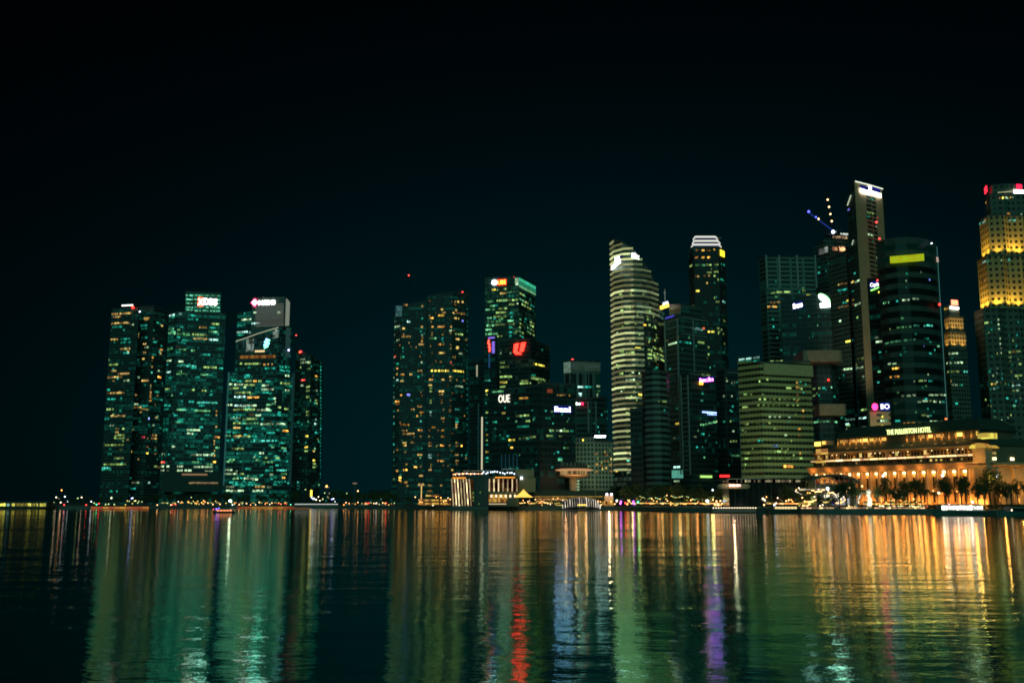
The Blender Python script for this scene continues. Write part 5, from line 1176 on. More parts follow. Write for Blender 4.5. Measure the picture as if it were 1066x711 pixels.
arc_roof(ol, 'roof', [(757, 498.4), (780, 497.6), (805, 496.8), (830, 495.8), (846, 494.6)], .9, 455, 22, solid('roof_edge_pale', (.34, .40, .36), .6))
bpx(ol, 'wall', 759, 846, 500, 529, 462, 14, M_glassd)
bpx(ol, 'lit_interior', 759, 843, 499.4, 501.8, 458, .3, glow('interior_mixed', (.85, .72, .42), .6, 'AUTO', cell=1.0, lo=-.3, hi=1.6))
for k in range(14): bpx(ol, 'column', 759+k*6.3, 759.5+k*6.3, 499, 529, 456.5, .5, M_metal)
bm = bmesh.new(); ca, cb = at(751.5, 506, 452), at(775, 506, 452); z1_, z0_ = at(760, 503.8, 452).z, at(760, 508.6, 452).z
lathe(bm, [((z1_-z0_)*1.5, 0), ((z1_-z0_)*1.7, (z1_-z0_)*.5), ((z1_-z0_)*1.5, z1_-z0_)], 20)
bmesh.ops.scale(bm, vec=(2.2, 1, 1), verts=bm.verts); L_ = ol.location; cpx = obj('canopy', bm, M_cream, ol, Vector((ca.x+5, 451, z0_))-L_)
class _P: pass
bm = bmesh.new(); lw_ = at(771.5, 506, 447).x-at(759, 506, 447).x
for k in range(9): box(bm, (-lw_/2+(k+.5)*lw_/9, 0, 0), (lw_/16, .2, .9 if k % 3 else 1.3)); box(bm, (-lw_/2+(k+.5)*lw_/9, 0, .3), (lw_/11, .2, .25))
q = at(765, 505.2, 447); obj('sign_lettering', bm, glow('sign_rose', (1, .5, .42), 3), ol, q-L_)
bpx(ol, 'sign_backing', 758.5, 772, 503.8, 507, 447.4, .3, M_cream)
lamp('POINT', at(763, 503, 443), 900, (1, .7, .45), .4)
rs = build('red_sign', 'bright red light bar sign on two posts in front of the dark towers', 'sign', 755, 560)
bpx(rs, 'light_bar', 749.5, 759.6, 494.2, 496.6, 560, .6, glow('bar_red', (1, .02, .02), 3)); bpx(rs, 'post', 750.5, 751, 496.7, 527, 560.4, .3, M_metal); bpx(rs, 'post', 758, 758.5, 496.7, 527, 560.4, .3, M_metal)

st = build('fountain_statue', 'white floodlit statue on a plinth spouting an arc of water at the quay edge', 'statue', 904, 424)
L_ = st.location; kk = 424/F
bm = bmesh.new(); lathe(bm, [(1.5, 0), (1.5, .5), (1.1, .7), (1.0, 1.1)], 14); obj('plinth', bm, M_stone, st)
M_white = solid('white_stone', (.8, .78, .7), .6)
bm = bmesh.new(); pv = None
for q in range(13):
    k = q/12; c = Vector((.5*math.sin(k*3.6)-.1, 0, 1.1+k*5.4)); r = (1.05 if k < .2 else 1.25-.5*k) * (1+.12*math.sin(k*16))
    if pv: tube(bm, pv[0], c, pv[1], r, 10)
    pv = (c, r)
ball(bm, (-.35, 0, 7.1), .95, 12, 8, (1.15, .9, 1)); ball(bm, (.2, 0, 7.0), 1.15, 10, 6, (.8, .9, 1)); ball(bm, (-1.25, 0, 6.9), .4, 8, 6)
for an in (-.5, .5): tube(bm, (.3, an, 7.7), (.45, an*1.2, 8.3), .25, .05, 6)
obj('figure', bm, M_white, st, smooth=True)
bm = bmesh.new(); pv = None
for q in range(15):
    k = q/14; c = Vector((-1.5-k*4.2, -.3, 6.9+1.2*k-7.6*k*k))
    if pv is not None: tube(bm, pv, c, .16+.3*k, .18+.32*k, 7)
    pv = c
obj('water_jet', bm, solid('lit_spray', (.75, .72, .8), .4), st)
lamp('SPOT', L_+Vector((-5, -9, .8)), 5000, (1, .95, .75), .3, L_+Vector((0, 0, 5)), 60); lamp('SPOT', L_+Vector((4, -9, .8)), 3500, (1, .92, .7), .3, L_+Vector((0, 0, 5)), 60)

# promenade edge lights, pontoon and boats
pr = build('promenade_balustrade', 'long promenade balustrade with cream lit panels along the quay edge by the statue', 'balustrade', 900, 410)
for k in range(22):
    x0 = 834+k*5.9; Yk = shoreY(x0+3)+1.2
    if k in (6, 12): continue
    bpx(pr, 'lit_panel', x0, x0+4.9, 527.9, 529.4, Yk, .3, glow('panel_cream', (1, .6, .3), 1.3, 'NONE', cell=.8, lo=.3, hi=1.3)); bpx(pr, 'post', x0+5.1, x0+5.6, 527.4, 529.6, Yk, .3, M_quay)
po = build('floating_pontoon', 'dark floating pontoon edged with a row of white bulbs below the long low pavilion', 'pontoon', 765, 452, .3)
bpx(po, 'deck', 741, 789, 530.2, 533, 452, 5, M_quay); bpx(po, 'rail', 741, 788, 528.1, 528.4, 452.3, .15, M_metal)
for k in range(17): bpx(po, 'bulb', 742.2+k*2.75, 743.1+k*2.75, 528.0, 529.0, 452, .4, E_bulbw, front=.3); bpx(po, 'post', 743.6+k*2.75, 743.8+k*2.75, 528.4, 530.3, 452.3, .12, M_metal)
jr = build('jetty', 'dark jetty dotted with tiny white rail lights right of the orange quay walls', 'jetty', 330, 748, .5)
bpx(jr, 'deck', 306, 352, 526.2, 528.6, 746, 5, M_quay)
for k in range(34): bpx(jr, 'bulb', 307+k*1.33, 307.7+k*1.33, 524.3, 525.1, 746, .4, glow('bulb_pale', (.9, .95, .85), 1.2, 'NONE'))
def boat(name, label, px0, px1, wl, Y, hull_px, cab, hullm, cabm, lit, extra=()):
    a, b = at(px0, wl, Y), at(px1, wl, Y); Ln = b.x-a.x; r = empty(name, ((a.x+b.x)/2, Y, 0), label, 'boat'); k = Y/F
    bm = bmesh.new(); secs = []
    for q in range(13):
        f = q/12; x = -Ln/2+Ln*f; w = Ln*.13*max(.06, min(1, 1-abs(f*2-1)**3.0)); sheer = hull_px*k*(1+.35*abs(f*2-1)**2)
        secs.append([bm.verts.new(v) for v in ((x*.96, -w*.6, -.4), (x, -w, sheer), (x, w, sheer), (x*.96, w*.6, -.4))])
    for p_, q_ in zip(secs, secs[1:]):
        for i in range(4): bm.faces.new((p_[i], q_[i], q_[(i+1) % 4], p_[(i+1) % 4]))
    bm.faces.new(secs[0][::-1]); bm.faces.new(secs[-1]); obj('hull', bm, hullm, r)
    f0, f1, h_ = cab; x0, x1 = -Ln/2+Ln*f0, -Ln/2+Ln*f1; z0 = hull_px*k; w = Ln*.09
    bm = bmesh.new(); box(bm, ((x0+x1)/2, 0, z0+h_*k/2), (x1-x0, w*2, h_*k)); obj('cabin', bm, cabm, r)
    bm = bmesh.new(); box(bm, ((x0+x1)/2, 0, z0+h_*k+.12), ((x1-x0)*1.06, w*2.3, .18)); obj('roof', bm, M_pale, r)
    n = max(4, int((x1-x0)/1.2))
    for i in range(n):
        bm = bmesh.new(); x = x0+(i+.5)*(x1-x0)/n; box(bm, (x, -w-.06, z0+h_*k*.52), ((x1-x0)/n*.78, .1, h_*k*.62)); obj('window', bm, lit, r)
    for nm, dx, dz, rr, m in extra:
        bm = bmesh.new(); ball(bm, (0, 0, 0), rr); obj(nm, bm, m, r, (dx*Ln, -w-.2, z0+dz))
    bm = bmesh.new(); tube(bm, (x0, 0, z0+h_*k), (x0, 0, z0+h_*k+2.2), .06, n=5); obj('mast', bm, M_metal, r)
    return r
M_hull = solid('hull_teal', (.05, .13, .12), .4); M_hulld = solid('hull_dark', (.03, .05, .05), .5); M_cabw = solid('cabin_white', (.6, .62, .6), .5)
lit_w = glow('cabin_light_white', (1, .93, .8), 4, 'AUTO', cell=1.1, lo=.4, hi=1.4); lit_a = glow('cabin_light_amber', (1, .7, .3), 1.4, 'AUTO')
boat('tour_boat', 'long tour boat with a dazzling white lit cabin moored at the right of the quay', 970, 1047, 536, 372, 4.6, (.10, .66, 6.2), M_hull, M_cabw, lit_w, (('lamp', .02, 3.2, .35, S_cool), ('lamp', -.3, 2.4, .3, glow('lamp_rose', (1, .3, .35), 4, 'NONE'))))
boat('tour_boat', 'dark teal boat with a single white lamp cut off by the right edge', 1038, 1092, 536.8, 352, 4.4, (.2, .8, 4), M_hull, M_hulld, M_glassd, (('lamp', -.26, .6, .3, E_bulbw),))
boat('moored_boat', 'small pale moored boat with amber cabin windows beside the bulb lit pontoon', 801, 834, 534.4, 432, 4.2, (.15, .85, 3.0), M_hulld, M_cabw, lit_a, (('lamp', -.36, 1.9, .45, E_cool), ('lamp', -.3, 2.6, .35, E_bulbw)))
boat('moored_boat', 'low dark boat between the bulb lit pontoon and the pale cabin boat', 787, 801, 534.3, 436, 3.6, (.2, .7, 2.2), M_hulld, M_hulld, M_glassd, (('lamp', .1, 2.1, .35, E_bulb),))
boat('bumboat', 'small bumboat with violet and orange lights out on the water at left', 221, 246, 533.6, 455, 1.3, (.2, .85, 2.2), M_hulld, M_hulld, glow('cabin_orange', (1, .3, .12), 1.6, 'AUTO'), (('lamp', -.3, 1.2, .32, glow('lamp_violet', (.2, .12, 1), 5)), ('lamp', -.2, 1.5, .25, glow('lamp_violet', (.2, .12, 1), 5)), ('lamp', -.42, 1.1, .22, S_pink)))

# ------------------------------------------------------------------ lamps, stalls, parasols and cars along the promenade
GLOW = {'w': E_bulb, 'W': E_bulbw, 'o': glow('bulb_orange', (1, .36, .08), 5, 'AUTO'), 'c': glow('bulb_coolwhite', (.75, .9, 1), 3.5, 'AUTO'), 'r': glow('bulb_red', (1, .06, .05), 4, 'AUTO'),
        'y': glow('bulb_yellow', (1, .7, .16), 1.7, 'AUTO'), 'g': glow('bulb_green', (.1, 1, .4), 4, 'AUTO'), 'v': glow('bulb_violet', (.6, .1, 1), 5, 'AUTO'), 'b': glow('bulb_blue', (.25, .3, 1), 5, 'AUTO'), 'l': glow('bulb_lime', (.6, .8, .3), 1.6, 'NONE')}
HEADS, POLE = {}, None
bm = bmesh.new(); tube(bm, (0, 0, 0), (0, 0, 1), .07, .05, 6); pole_me = bpy.data.meshes.new('pole'); bm.to_mesh(pole_me); bm.free(); pole_me.materials.append(M_metal)
def head_me(c, r):
    if (c, r) not in HEADS:
        bm = bmesh.new(); ball(bm, (0, 0, 0), r, 6, 4); me = bpy.data.meshes.new('lamp_head'); bm.to_mesh(me); bm.free(); me.materials.append(GLOW[c]); HEADS[(c, r)] = me
    return HEADS[(c, r)]
CN = {'w': 'warm', 'W': 'white', 'o': 'orange', 'c': 'cool white', 'r': 'red', 'y': 'yellow', 'g': 'green', 'v': 'violet', 'b': 'blue', 'l': 'lime'}
def street_lamp(px, py, c, where, back=None, r=.42):
    Y = shoreY(px)+(back if back is not None else rnd.uniform(4, 30)); p = at(px, py, Y)
    if p.z < 2.6: p.z = 2.6
    t = empty('street_lamp', (p.x, Y, 2), '%s globe lamp %s' % (CN[c], where), 'lamp', '%s lamps %s' % (CN[c], where))
    obj_me('pole', pole_me, t, scale=(1, 1, p.z-2-r*.7)); obj_me('lamp_head', head_me(c, r), t, (0, 0, p.z-2)); return t
def lamps(x0, x1, y0, y1, n, cs, where, r=.42, back=None):
    for k in range(n): street_lamp(x0+(x1-x0)*(k+rnd.uniform(.1, .9))/n, rnd.uniform(y0, y1), rnd.choice(cs), where, back, r)
for px, py, c in ((58.5, 517.5, 'W'), (61.5, 519, 'W'), (67.5, 516.8, 'c'), (70.8, 521.8, 'c'), (63.2, 522.8, 'W'), (66.8, 525.4, 'r'), (64.2, 510.2, 'o'), (56, 522.5, 'l')): street_lamp(px, py, c, 'in the dark gap right of the yellow arcade', 60, .55)
for px, py, c in ((81, 518.6, 'l'), (85, 517.6, 'W'), (95, 522, 'c'), (89.7, 526, 'r'), (103, 524, 'r'), (100.5, 525, 'g'), (98, 523.5, 'l'), (116, 518.5, 'W'), (138, 518.3, 'c'), (137, 518.8, 'b'), (113, 524.6, 'l'), (119, 525, 'l'), (110, 525, 'l')): street_lamp(px, py, c, 'behind the left orange quay wall', 25, .5)
lamps(130, 148, 521, 525.4, 9, 'yllw', 'behind the right end of the left orange quay wall')
lamps(162, 232, 521.5, 525.6, 16, 'wwyyoWlw', 'below the green crowned bay tower'); lamps(196, 216, 521, 524, 7, 'yyo', 'below the green crowned bay tower'); lamps(178, 184, 525, 526, 2, 'r', 'below the green crowned bay tower')
street_lamp(199, 517.6, 'l', 'below the green crowned bay tower', 8)
lamps(234, 304, 522.5, 525.5, 16, 'wylwogW', 'behind the right orange quay wall'); lamps(288, 300, 523.5, 525, 4, 'r', 'behind the right orange quay wall'); street_lamp(242, 525.8, 'c', 'behind the right orange quay wall', 4, .5)
for px, py, c, r in ((326.5, 519, 'c', .8), (329, 520, 'W', .7), (324.5, 518, 'b', .6), (347, 519, 'c', .7), (345.5, 519.5, 'b', .7), (349, 522, 'c', .5), (340, 506, 'o', .9), (333, 521, 'W', .5), (318, 509.5, 'l', .5), (338, 513, 'l', .5), (343, 513.5, 'W', .4), (361, 513.5, 'l', .5), (372.6, 511, 'w', .6), (331.5, 517, 'W', .5), (336, 519.5, 'l', .6)): street_lamp(px, py, c, 'around the jetty right of the bay towers', 45, r)
lamps(356, 412, 522.5, 525.5, 18, 'wyllow', 'below the dark trees between the two tower groups'); 
for px in (381.5, 384, 402): street_lamp(px, 523.6, 'r', 'below the dark trees between the two tower groups', 10, .5)
street_lamp(391.5, 524, 'c', 'below the dark trees between the two tower groups', 10)
lamps(432, 470, 516, 526, 16, 'oowWo', 'around the amber landing pavilion')
lamps(530, 588, 518.5, 525.8, 14, 'wWyowWg', 'on the pier terrace beside the golden tent', .34, 4); lamps(508, 532, 515, 524, 12, 'wyo', 'on the verandah of the bay hotel', .34, 6)
lamps(622, 646, 520, 526, 14, 'ywo', 'around the amber harbour office', .36)
for px, py, c in ((659.5, 522, 'v'), (646.5, 522, 'v'), (646, 524.2, 'v'), (660, 524.2, 'v'), (664.2, 522.5, 'g'), (651, 523.5, 'r'), (653, 524.5, 'o'), (642, 521, 'c')): street_lamp(px, py, c, 'between the harbour office and the bar terraces', 6, .6)
lamps(652, 752, 519, 525.5, 22, 'wyo', 'on the tree shaded bar terraces', .36)
lamps(733, 760, 519, 525, 14, 'wwWc', 'by the start of the bulb lit pontoon', .4); street_lamp(736.5, 521.5, 'c', 'by the start of the bulb lit pontoon', 5, .8); street_lamp(742, 510, 'c', 'by the start of the bulb lit pontoon', 30, .5)
lamps(760, 846, 516, 526, 20, 'wowWyow', 'in front of the long low pavilion', .33); lamps(789, 797, 519, 522, 4, 'W', 'in front of the long low pavilion', .5, 5)
lamps(828, 896, 507, 527, 22, 'wWy', 'on the terraces of the arched pavilion', .32, 9)
street_lamp(861.5, 508.5, 'c', 'on the terraces of the arched pavilion', 10, .7)
lamps(906, 962, 516, 527.5, 12, 'ylw', 'among the trees in front of the colonnade', .32)
for px, py, c, r in ((919.5, 495.3, 'c', .6), (981.3, 495, 'c', .6), (1038.5, 495.3, 'c', .7), (931.5, 512.6, 'W', .6), (977.5, 512.8, 'W', .6), (1003.5, 513, 'y', .5), (983.5, 514, 'r', .4), (959, 514, 'r', .4), (958.5, 511.5, 'g', .4), (897.5, 506, 'w', .4), (936, 517, 'l', .4)): street_lamp(px, py, c, 'on the road in front of the colonnade', 18, r)
lamps(966, 1056, 510, 514, 8, 'wol', 'on the road in front of the colonnade', .26, 25)
def strings(x0, x1, y0, y1, n, nb_, cs, where, r=.3, back=14):
    for k in range(n):
        xa_, xb_ = x0+(x1-x0)*(k+.04)/n, x0+(x1-x0)*(k+.96)/n; Y = shoreY((xa_+xb_)/2)+back+rnd.uniform(-4, 8)
        a, b = at(xa_, rnd.uniform(y0, y1), Y), at(xb_, rnd.uniform(y0, y1), Y+rnd.uniform(-2, 4)); c = cs[k % len(cs)]
        a.z = max(a.z, 3.2); b.z = max(b.z, 3.2)
        t = empty('string_lights', (a.x, a.y, 2), 'sagging string of %s bulbs between two poles %s' % (CN[c], where), 'string lights', 'strings of %s bulbs %s' % (CN[c], where)); L = t.location
        for q in (a, b): obj_me('pole', pole_me, t, Vector((q.x, q.y, 2))-L, 0, (1, 1, q.z-2+.1))
        bm = bmesh.new(); pv = a-L; sag = min(1.4, min(a.z, b.z)-2.5)
        for q in range(1, nb_+1):
            f = q/nb_; c_ = a.lerp(b, f)-L-Vector((0, 0, sag*4*f*(1-f))); tube(bm, pv, c_, .03, n=4); pv = c_
            if q < nb_: obj_me('bulb', head_me(c if rnd.random() < .8 else rnd.choice('wyo'), r), t, c_-Vector((0, 0, .2+rnd.uniform(0, .5))))
        obj('cable', bm, M_metal, t)
strings(534, 590, 518, 523, 4, 9, 'wy', 'on the pier terrace', .28, 10)
strings(652, 752, 518, 523.5, 9, 9, 'wyo', 'on the bar terraces', .3, 10); strings(664, 745, 513.5, 518, 5, 9, 'l', 'high on the bar terraces', .28, 22)
strings(762, 846, 516, 524, 7, 9, 'wo', 'in front of the long low pavilion', .28, 12); strings(826, 894, 505, 514, 4, 10, 'Ww', 'over the terraces of the arched pavilion', .27, 14); strings(838, 896, 514, 525, 4, 9, 'wy', 'at the quay by the arched pavilion', .27, 8)
strings(906, 960, 516, 524, 4, 9, 'yl', 'among the trees by the statue', .27, 10)
fl = build('added_streak_lamp', 'dazzling pale floodlight head on the shore below the slanted glass topped tower', 'floodlight', 240, shoreY(240)+4)
bm = bmesh.new(); tube(bm, (0, 0, 0), (0, 0, 3), .12, n=6); obj('pole', bm, M_metal, fl)
bm = bmesh.new(); ball(bm, (0, 0, 3.6), .75, 10, 6, (1.5, .6, 1)); obj('lamp_head', bm, glow('streak_lamp_pale', (.75, 1, .75), 16), fl)  # strong lamp added to throw a bright streak on the water
for x0, n in ((645, 9), (762, 7), (905, 5)):
    for k in range(n):
        px = x0+(k+rnd.uniform(-.45, .45))*12; Y = shoreY(px)+rnd.uniform(9, 24); lamp('POINT', at(px, rnd.uniform(519, 523.5), Y), rnd.uniform(120, 800), rnd.choice(((1, .55, .14), (1, .42, .12), (.85, .8, .25))), .9, name='terrace_lamp')
# market stalls (awning, posts, counter, lit lamp bar)
def stall_proto(name_col, mat, lit):
    t = empty('market_stall', (0, -500, 2), 'x', 'stall')
    bm = bmesh.new(); vs = [bm.verts.new(v) for v in ((-1.7, -1.4, 2.3), (1.7, -1.4, 2.3), (1.7, 1.4, 2.3), (-1.7, 1.4, 2.3), (0, 0, 3.3))]
    for i in range(4): bm.faces.new((vs[i], vs[(i+1) % 4], vs[4]))
    bm.faces.new(vs[3::-1]); obj('awning', bm, mat, t)
    for sx in (-1.5, 1.5):
        for sy in (-1.2, 1.2): bm = bmesh.new(); tube(bm, (sx, sy, 0), (sx, sy, 2.28), .05, n=5); obj('post', bm, M_metal, t)
    bm = bmesh.new(); box(bm, (0, -1.1, .5), (2.9, .5, 1.0)); obj('counter', bm, M_quay, t)
    bm = bmesh.new(); box(bm, (0, -.4, 2.12), (2.6, .2, .16)); obj('lamp_bar', bm, lit, t); return t
SP = [stall_proto('orange', solid('awning_orange', (.6, .25, .08), .8), GLOW['o']), stall_proto('cream', solid('awning_cream', (.6, .5, .32), .8), GLOW['y']), stall_proto('green', solid('awning_olive', (.25, .3, .1), .8), GLOW['y'])]
AN = ['orange', 'cream', 'olive green']
def stalls(x0, x1, n, where, back=10):
    used = {}
    for k in range(n):
        i = rnd.randrange(3); px = x0+(x1-x0)*(k+rnd.uniform(.2, .8))/n; Y = shoreY(px)+back+rnd.uniform(0, 4); p = at(px, 524, Y)
        dup(SP[i], (p.x, Y, 2), rnd.uniform(-.3, .3), 1, '%s awning stall with a lit lamp bar %s' % (AN[i], where), '%s stalls %s' % (AN[i], where))
stalls(165, 230, 9, 'below the green crowned bay tower', 14); stalls(240, 300, 7, 'behind the right orange quay wall', 14); stalls(538, 582, 8, 'on the pier terrace', 12); stalls(655, 748, 18, 'on the tree shaded bar terraces', 6)
stalls(762, 845, 15, 'in front of the long low pavilion', 8); stalls(898, 960, 9, 'in front of the colonnade trees', 8)
for r in SP:
    for c in list(r.children): bpy.data.objects.remove(c)
    bpy.data.objects.remove(r)
# cars on the shore road
def car_proto(col):
    t = empty('parked_car', (0, 0, 0), 'x', 'car'); m = solid('car_paint_'+col, {'silver': (.4, .4, .4), 'black': (.03, .03, .03), 'maroon': (.2, .03, .03)}[col], .3, .4)
    bm = bmesh.new(); prof = [(-2.2, .3), (2.2, .3), (2.2, .8), (1.3, .95), (.7, 1.45), (-1.0, 1.45), (-1.7, .95), (-2.2, .85)]
    lo = [bm.verts.new((x, -.85, z)) for x, z in prof]; hi = [bm.verts.new((x, .85, z)) for x, z in prof]
    bm.faces.new(lo); bm.faces.new(hi[::-1])
    for i in range(8): bm.faces.new((lo[i], hi[i], hi[(i+1) % 8], lo[(i+1) % 8]))
    bmesh.ops.recalc_face_normals(bm, faces=bm.faces[:]); obj('body', bm, m, t)
    for x in (-1.4, 1.4):
        for y in (-.8, .8): bm = bmesh.new(); tube(bm, (x, y-.1, .33), (x, y+.1, .33), .33, n=12); obj('wheel', bm, M_hulld, t)
    for y in (-.6, .6):
        bm = bmesh.new(); box(bm, (-2.22, y, .72), (.08, .3, .16)); obj('tail_light', bm, GLOW['r'], t); bm = bmesh.new(); box(bm, (2.22, y, .62), (.08, .3, .16)); obj('headlight', bm, GLOW['W'], t)
    bm = bmesh.new(); box(bm, (-.15, -.86, 1.15), (1.7, .04, .36)); obj('side_window', bm, M_glassd, t); return t
for i, (col, pxs, back, where) in enumerate((('silver', (362, 377, 398), 14, 'on the shore road below the dark trees'), ('black', (368, 390, 406), 18, 'on the shore road below the dark trees'), ('maroon', (970, 990, 1010), 26, 'on the road in front of the colonnade'))):
    pr_ = car_proto(col)
    for k, px in enumerate(pxs):
        Y = shoreY(px)+back; p = at(px, 524, Y); lab = '%s car with its lights on %s' % (col, where)
        if k == 0: pr_.location = (p.x, Y, 2.0); pr_['label'] = lab; pr_['group'] = '%s cars %s' % (col, where); pr_.rotation_euler.z = PI if i == 1 else 0
        else: dup(pr_, (p.x, Y, 2.0), PI if i == 1 else 0, 1, lab, '%s cars %s' % (col, where))

# ------------------------------------------------------------------ trees
def leafmat(name, c):
    m, nt, out = newmat(name); p = N(nt, 'ShaderNodeBsdfPrincipled'); g = N(nt, 'ShaderNodeNewGeometry')
    nt.links.new(mixc(nt, g.outputs['Random Per Island'], tuple(x*.55 for x in c), tuple(x*1.5 for x in c)), p.inputs['Base Color']); p.inputs['Roughness'].default_value = .6
    nt.links.new(p.outputs[0], out.inputs[0]); return m
M_leaf = leafmat('foliage', (.07, .115, .04)); M_leaf2 = leafmat('foliage_palm', (.05, .09, .03)); M_bark = solid('bark', (.12, .09, .06), .9)
def tree_proto(seed, palm=False):
    r = random.Random(seed); t = empty('palm_tree' if palm else 'broadleaf_tree', (0, 0, 0), 'x', 'tree')
    bm = bmesh.new()
    if palm:
        top = Vector((r.uniform(-.5, .5), 0, 7)); tube(bm, (0, 0, 0), top*.5, .22, .16, 7); tube(bm, top*.5, top, .16, .13, 7); obj('trunk', bm, M_bark, t)
        bm = bmesh.new()
        for k in range(16):
            an = 2*PI*k/16+r.uniform(-.2, .2); up = r.uniform(.2, 1.0); pv = top
            for q in range(1, 8):
                f = q/7; c = top+Vector((math.cos(an)*2.6*f, math.sin(an)*2.6*f, up*1.6*f-2.2*f*f)); d = (c-pv).normalized(); s_ = d.cross(Vector((0, 0, 1))).normalized()
                for sg in (-1, 1):
                    w = .75*(1-abs(f-.45)); e = c+s_*sg*w-Vector((0, 0, .3*w)); v = [bm.verts.new(x) for x in (pv, c, e)]; bm.faces.new(v)
                pv = c
        obj('crown', bm, M_leaf2, t); return t
    H_ = 8.0; tube(bm, (0, 0, 0), (0, 0, 3.0), .3, .2, 8)
    cl = []
    for k in range(11):
        an = r.uniform(0, 2*PI); d = r.uniform(.3, 2.6); c = Vector((math.cos(an)*d, math.sin(an)*d, r.uniform(3.6, 7.6-.5*d))); cl.append((c, r.uniform(.8, 1.6)))
        if k < 7: tube(bm, (0, 0, r.uniform(2.0, 3.0)), c, .13, .04, 5)
    obj('trunk', bm, M_bark, t); bm = bmesh.new()
    for c, rad in cl:
        for _ in range(int(75*rad)):
            v = Vector((r.gauss(0, 1), r.gauss(0, 1), r.gauss(0, 1))).normalized()*rad*r.uniform(.45, 1.1); v.z *= .75; q = c+v; s_ = r.uniform(.16, .34)
            R_ = Matrix.Rotation(r.uniform(0, 6), 3, Vector((r.gauss(0, 1), r.gauss(0, 1), r.gauss(0, 1))).normalized())
            bm.faces.new([bm.verts.new(q+R_ @ Vector(x)*s_) for x in ((-1, 0, 0), (0, -.55, .1), (1, 0, 0), (0, .55, .1))])
    obj('crown', bm, M_leaf, t); return t
TP = [tree_proto(i) for i in range(6)]; PP_ = [tree_proto(20+i, True) for i in range(2)]
def tree(px, top, Y, where, palm=False):
    pr_ = rnd.choice(PP_ if palm else TP); p = at(px, 522, Y); s_ = max(.35, (at(px, top, Y).z-2)/8.0)
    k = 'palm tree with drooping fronds ' if palm else 'dark leafy tree '
    r = dup(pr_, (p.x, Y, 2), rnd.uniform(0, 6), s_, k+where, ('palm trees ' if palm else 'trees ')+where)
    r.scale = (s_*rnd.uniform(.55, .8), s_*rnd.uniform(.55, .8), s_)
def trees(x0, x1, n, top0, top1, back0, back1, where, palm=False):
    for k in range(n):
        px = x0+(x1-x0)*(k+rnd.uniform(.1, .9))/n; tree(px, rnd.uniform(top0, top1), shoreY(px)+rnd.uniform(back0, back1), where, palm)
trees(60, 165, 13, 515, 520, 30, 60, 'behind the left orange quay wall'); trees(158, 236, 12, 511, 516, 35, 60, 'at the foot of the green crowned bay tower'); trees(232, 312, 13, 510.5, 516, 35, 60, 'at the foot of the densely lit bay tower')
trees(345, 412, 18, 509.5, 514.5, 25, 50, 'in the dark clump between the two tower groups'); trees(408, 436, 5, 513, 518, 30, 50, 'left of the amber landing pavilion')
trees(636, 705, 14, 500, 509, 36, 70, 'behind the bar terraces under the curved banded tower'); trees(690, 760, 14, 503, 511, 36, 70, 'behind the bar terraces under the dark office towers'); trees(645, 750, 16, 514, 519, 12, 28, 'shading the bar terraces')
trees(758, 848, 26, 503.5, 513, 8, 26, 'in front of the long low pavilion'); trees(846, 872, 4, 511, 517, 6, 10, 'in front of the arched pavilion')
for px, top, Y in ((874, 500, 428), (881, 498, 426), (888, 499.5, 425), (893, 503, 428), (921, 495.5, 430), (927, 503, 426), (913, 506, 425), (945, 495, 432), (953, 493.5, 432), (959, 498, 431), (936, 508, 424), (941, 509, 423)): tree(px, top, Y, 'in front of the left half of the colonnade')
for px, top, Y in ((985, 495.5, 426), (988, 497, 428), (1001, 495, 428), (1006, 494, 428), (1025, 494, 424), (1031, 486, 430), (1036, 487, 431), (1042, 500, 424), (1053, 497, 424), (1060, 498, 424), (1018, 503, 424), (1048, 504, 420)): tree(px, top, Y, 'in front of the right half of the colonnade')
for px, top in ((917, 511), (932, 510), (948, 507), (966, 507), (972, 510), (900, 508)): tree(px, top, 421, 'along the quay near the statue', True)
for r in TP+PP_:
    for c in list(r.children): bpy.data.objects.remove(c)
    bpy.data.objects.remove(r)
hedge = build('low_hedge', 'dark clipped hedge along the road before the colonnade', 'hedge', 1010, 420)
bm = bmesh.new(); r = random.Random(3)
for _ in range(2600):
    q = Vector((r.uniform(-18, 32), r.uniform(-1, 1), r.uniform(.1, 1.7))); R_ = Matrix.Rotation(r.uniform(0, 6), 3, Vector((r.gauss(0, 1), r.gauss(0, 1), r.gauss(0, 1))).normalized())
    bm.faces.new([bm.verts.new(q+R_ @ Vector(x)*.32) for x in ((-1, 0, 0), (0, -.6, 0), (1, 0, 0), (0, .6, 0))])
obj('foliage', bm, M_leaf, hedge)
# far port masts seen in the gap
for px, top, Y, lab in ((369, 503, 1500, 'far pale lighting mast seen over the dark trees in the gap'), (340, 507, 1500, 'far pale lighting mast behind the jetty in the gap')):
    p = at(px, 520, Y); f = empty('port_mast', (p.x, Y, 2), lab, 'mast'); zt = at(px, top, Y).z-2
    bm = bmesh.new(); tube(bm, (0, 0, 0), (0, 0, zt), 1.2, .9); obj('pole', bm, M_pale, f); bm = bmesh.new(); box(bm, (0, 0, zt), (6, 2, 1.6)); obj('lamp_rack', bm, glow('rack_dim', (.9, .55, .4), .3, 'NONE'), f)
for px0, px1, top, lab in ((318, 350, 516, 'low far port sheds seen behind the jetty'), (384, 408, 511, 'low far office block half hidden left of the twin apartment towers')):
    t = Tower('far_building', lab, 'building', loc=base((px0+px1)/2, 1400)); t.block([(px0, 1400), (px1, 1400)], 515, top, facade('far_glass', wall=(.10, .14, .13), fh=4, pw=4, dim=.06, frac=.3, warm=.5, seed=40), 30); t.scatter(px0+1, px1-1, top+1, 521, 10, 'tpwy', (.8, 1.6)); t.done()

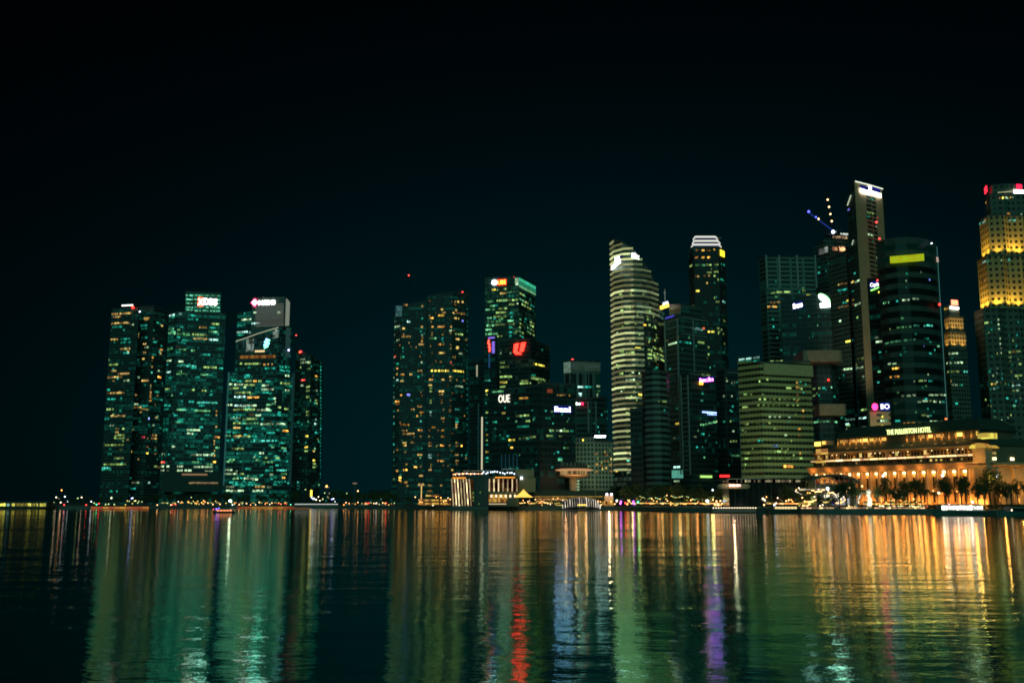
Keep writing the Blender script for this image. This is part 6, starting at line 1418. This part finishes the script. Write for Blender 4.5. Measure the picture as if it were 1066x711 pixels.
# ------------------------------------------------------------------ sky, city glow, camera
w = bpy.data.worlds.new('World'); SC.world = w; w.use_nodes = True
nt = w.node_tree; nt.nodes.clear(); wo = nt.nodes.new('ShaderNodeOutputWorld'); bg = nt.nodes.new('ShaderNodeBackground')
sky = nt.nodes.new('ShaderNodeTexSky'); sky.sky_type = 'NISHITA'; sky.sun_disc = False
ELEV, AZ = math.radians(26), math.radians(181)
sky.sun_elevation = ELEV; sky.sun_rotation = AZ; sky.air_density = 1.0; sky.dust_density = 1.5
mx = nt.nodes.new('ShaderNodeMix'); mx.data_type = 'RGBA'; mx.blend_type = 'MULTIPLY'; mx.inputs[0].default_value = 1
mx.inputs[7].default_value = (.05, .6, .75, 1); nt.links.new(sky.outputs[0], mx.inputs[6]); nt.links.new(mx.outputs[2], bg.inputs[0])
bg.inputs[1].default_value = .00022
# the dome of light pollution that stands over the lit city
tc = nt.nodes.new('ShaderNodeTexCoord'); sx = nt.nodes.new('ShaderNodeSeparateXYZ'); nt.links.new(tc.outputs['Generated'], sx.inputs[0])
el = mth(nt, 'MULTIPLY', mth(nt, 'ARCSINE', mth(nt, 'MAXIMUM', sx.outputs[2], 0)), 1/.30)
az = mth(nt, 'MULTIPLY', mth(nt, 'SUBTRACT', mth(nt, 'ARCTAN2', sx.outputs[0], sx.outputs[1]), .10), 1/.50)
gl_ = mth(nt, 'EXPONENT', mth(nt, 'MULTIPLY', mth(nt, 'ADD', mth(nt, 'MULTIPLY', el, el), mth(nt, 'MULTIPLY', az, az)), -1))
bg2 = nt.nodes.new('ShaderNodeBackground'); bg2.inputs[0].default_value = (0, .0122, .0148, 1); nt.links.new(gl_, bg2.inputs[1])
ad = nt.nodes.new('ShaderNodeAddShader'); nt.links.new(bg.outputs[0], ad.inputs[0]); nt.links.new(bg2.outputs[0], ad.inputs[1]); nt.links.new(ad.outputs[0], wo.inputs[0])
ld = bpy.data.lights.new('city_glow_fill', 'SUN'); ld.energy = .34; ld.color = (.30, 1, .82); ld.angle = math.radians(50)  # added fill from behind the camera, standing in for city glow
mo = link(bpy.data.objects.new('city_glow_fill', ld)); dv = Vector((math.sin(AZ)*math.cos(ELEV), math.cos(AZ)*math.cos(ELEV), math.sin(ELEV)))
mo.rotation_euler = dv.to_track_quat('Z', 'Y').to_euler()
cam = bpy.data.cameras.new('camera'); cam.lens = 35; cam.sensor_width = 36; cam.clip_start = .5; cam.clip_end = 20000
co = link(bpy.data.objects.new('camera', cam)); co.location = (0, 0, CAMH); co.rotation_euler = (PI/2+PITCH, 0, 0); SC.camera = co
vs = SC.view_settings; vs.view_transform = 'Standard'; vs.look = 'None'; vs.exposure = 0; vs.gamma = 1; vs.use_curve_mapping = False
SC.cycles.filter_width = 1.7; SC.cycles.use_light_tree = True; SC.cycles.max_bounces = 4; SC.cycles.diffuse_bounces = 1; SC.cycles.glossy_bounces = 3
SC.cycles.sample_clamp_indirect = 6; SC.cycles.use_denoising = True
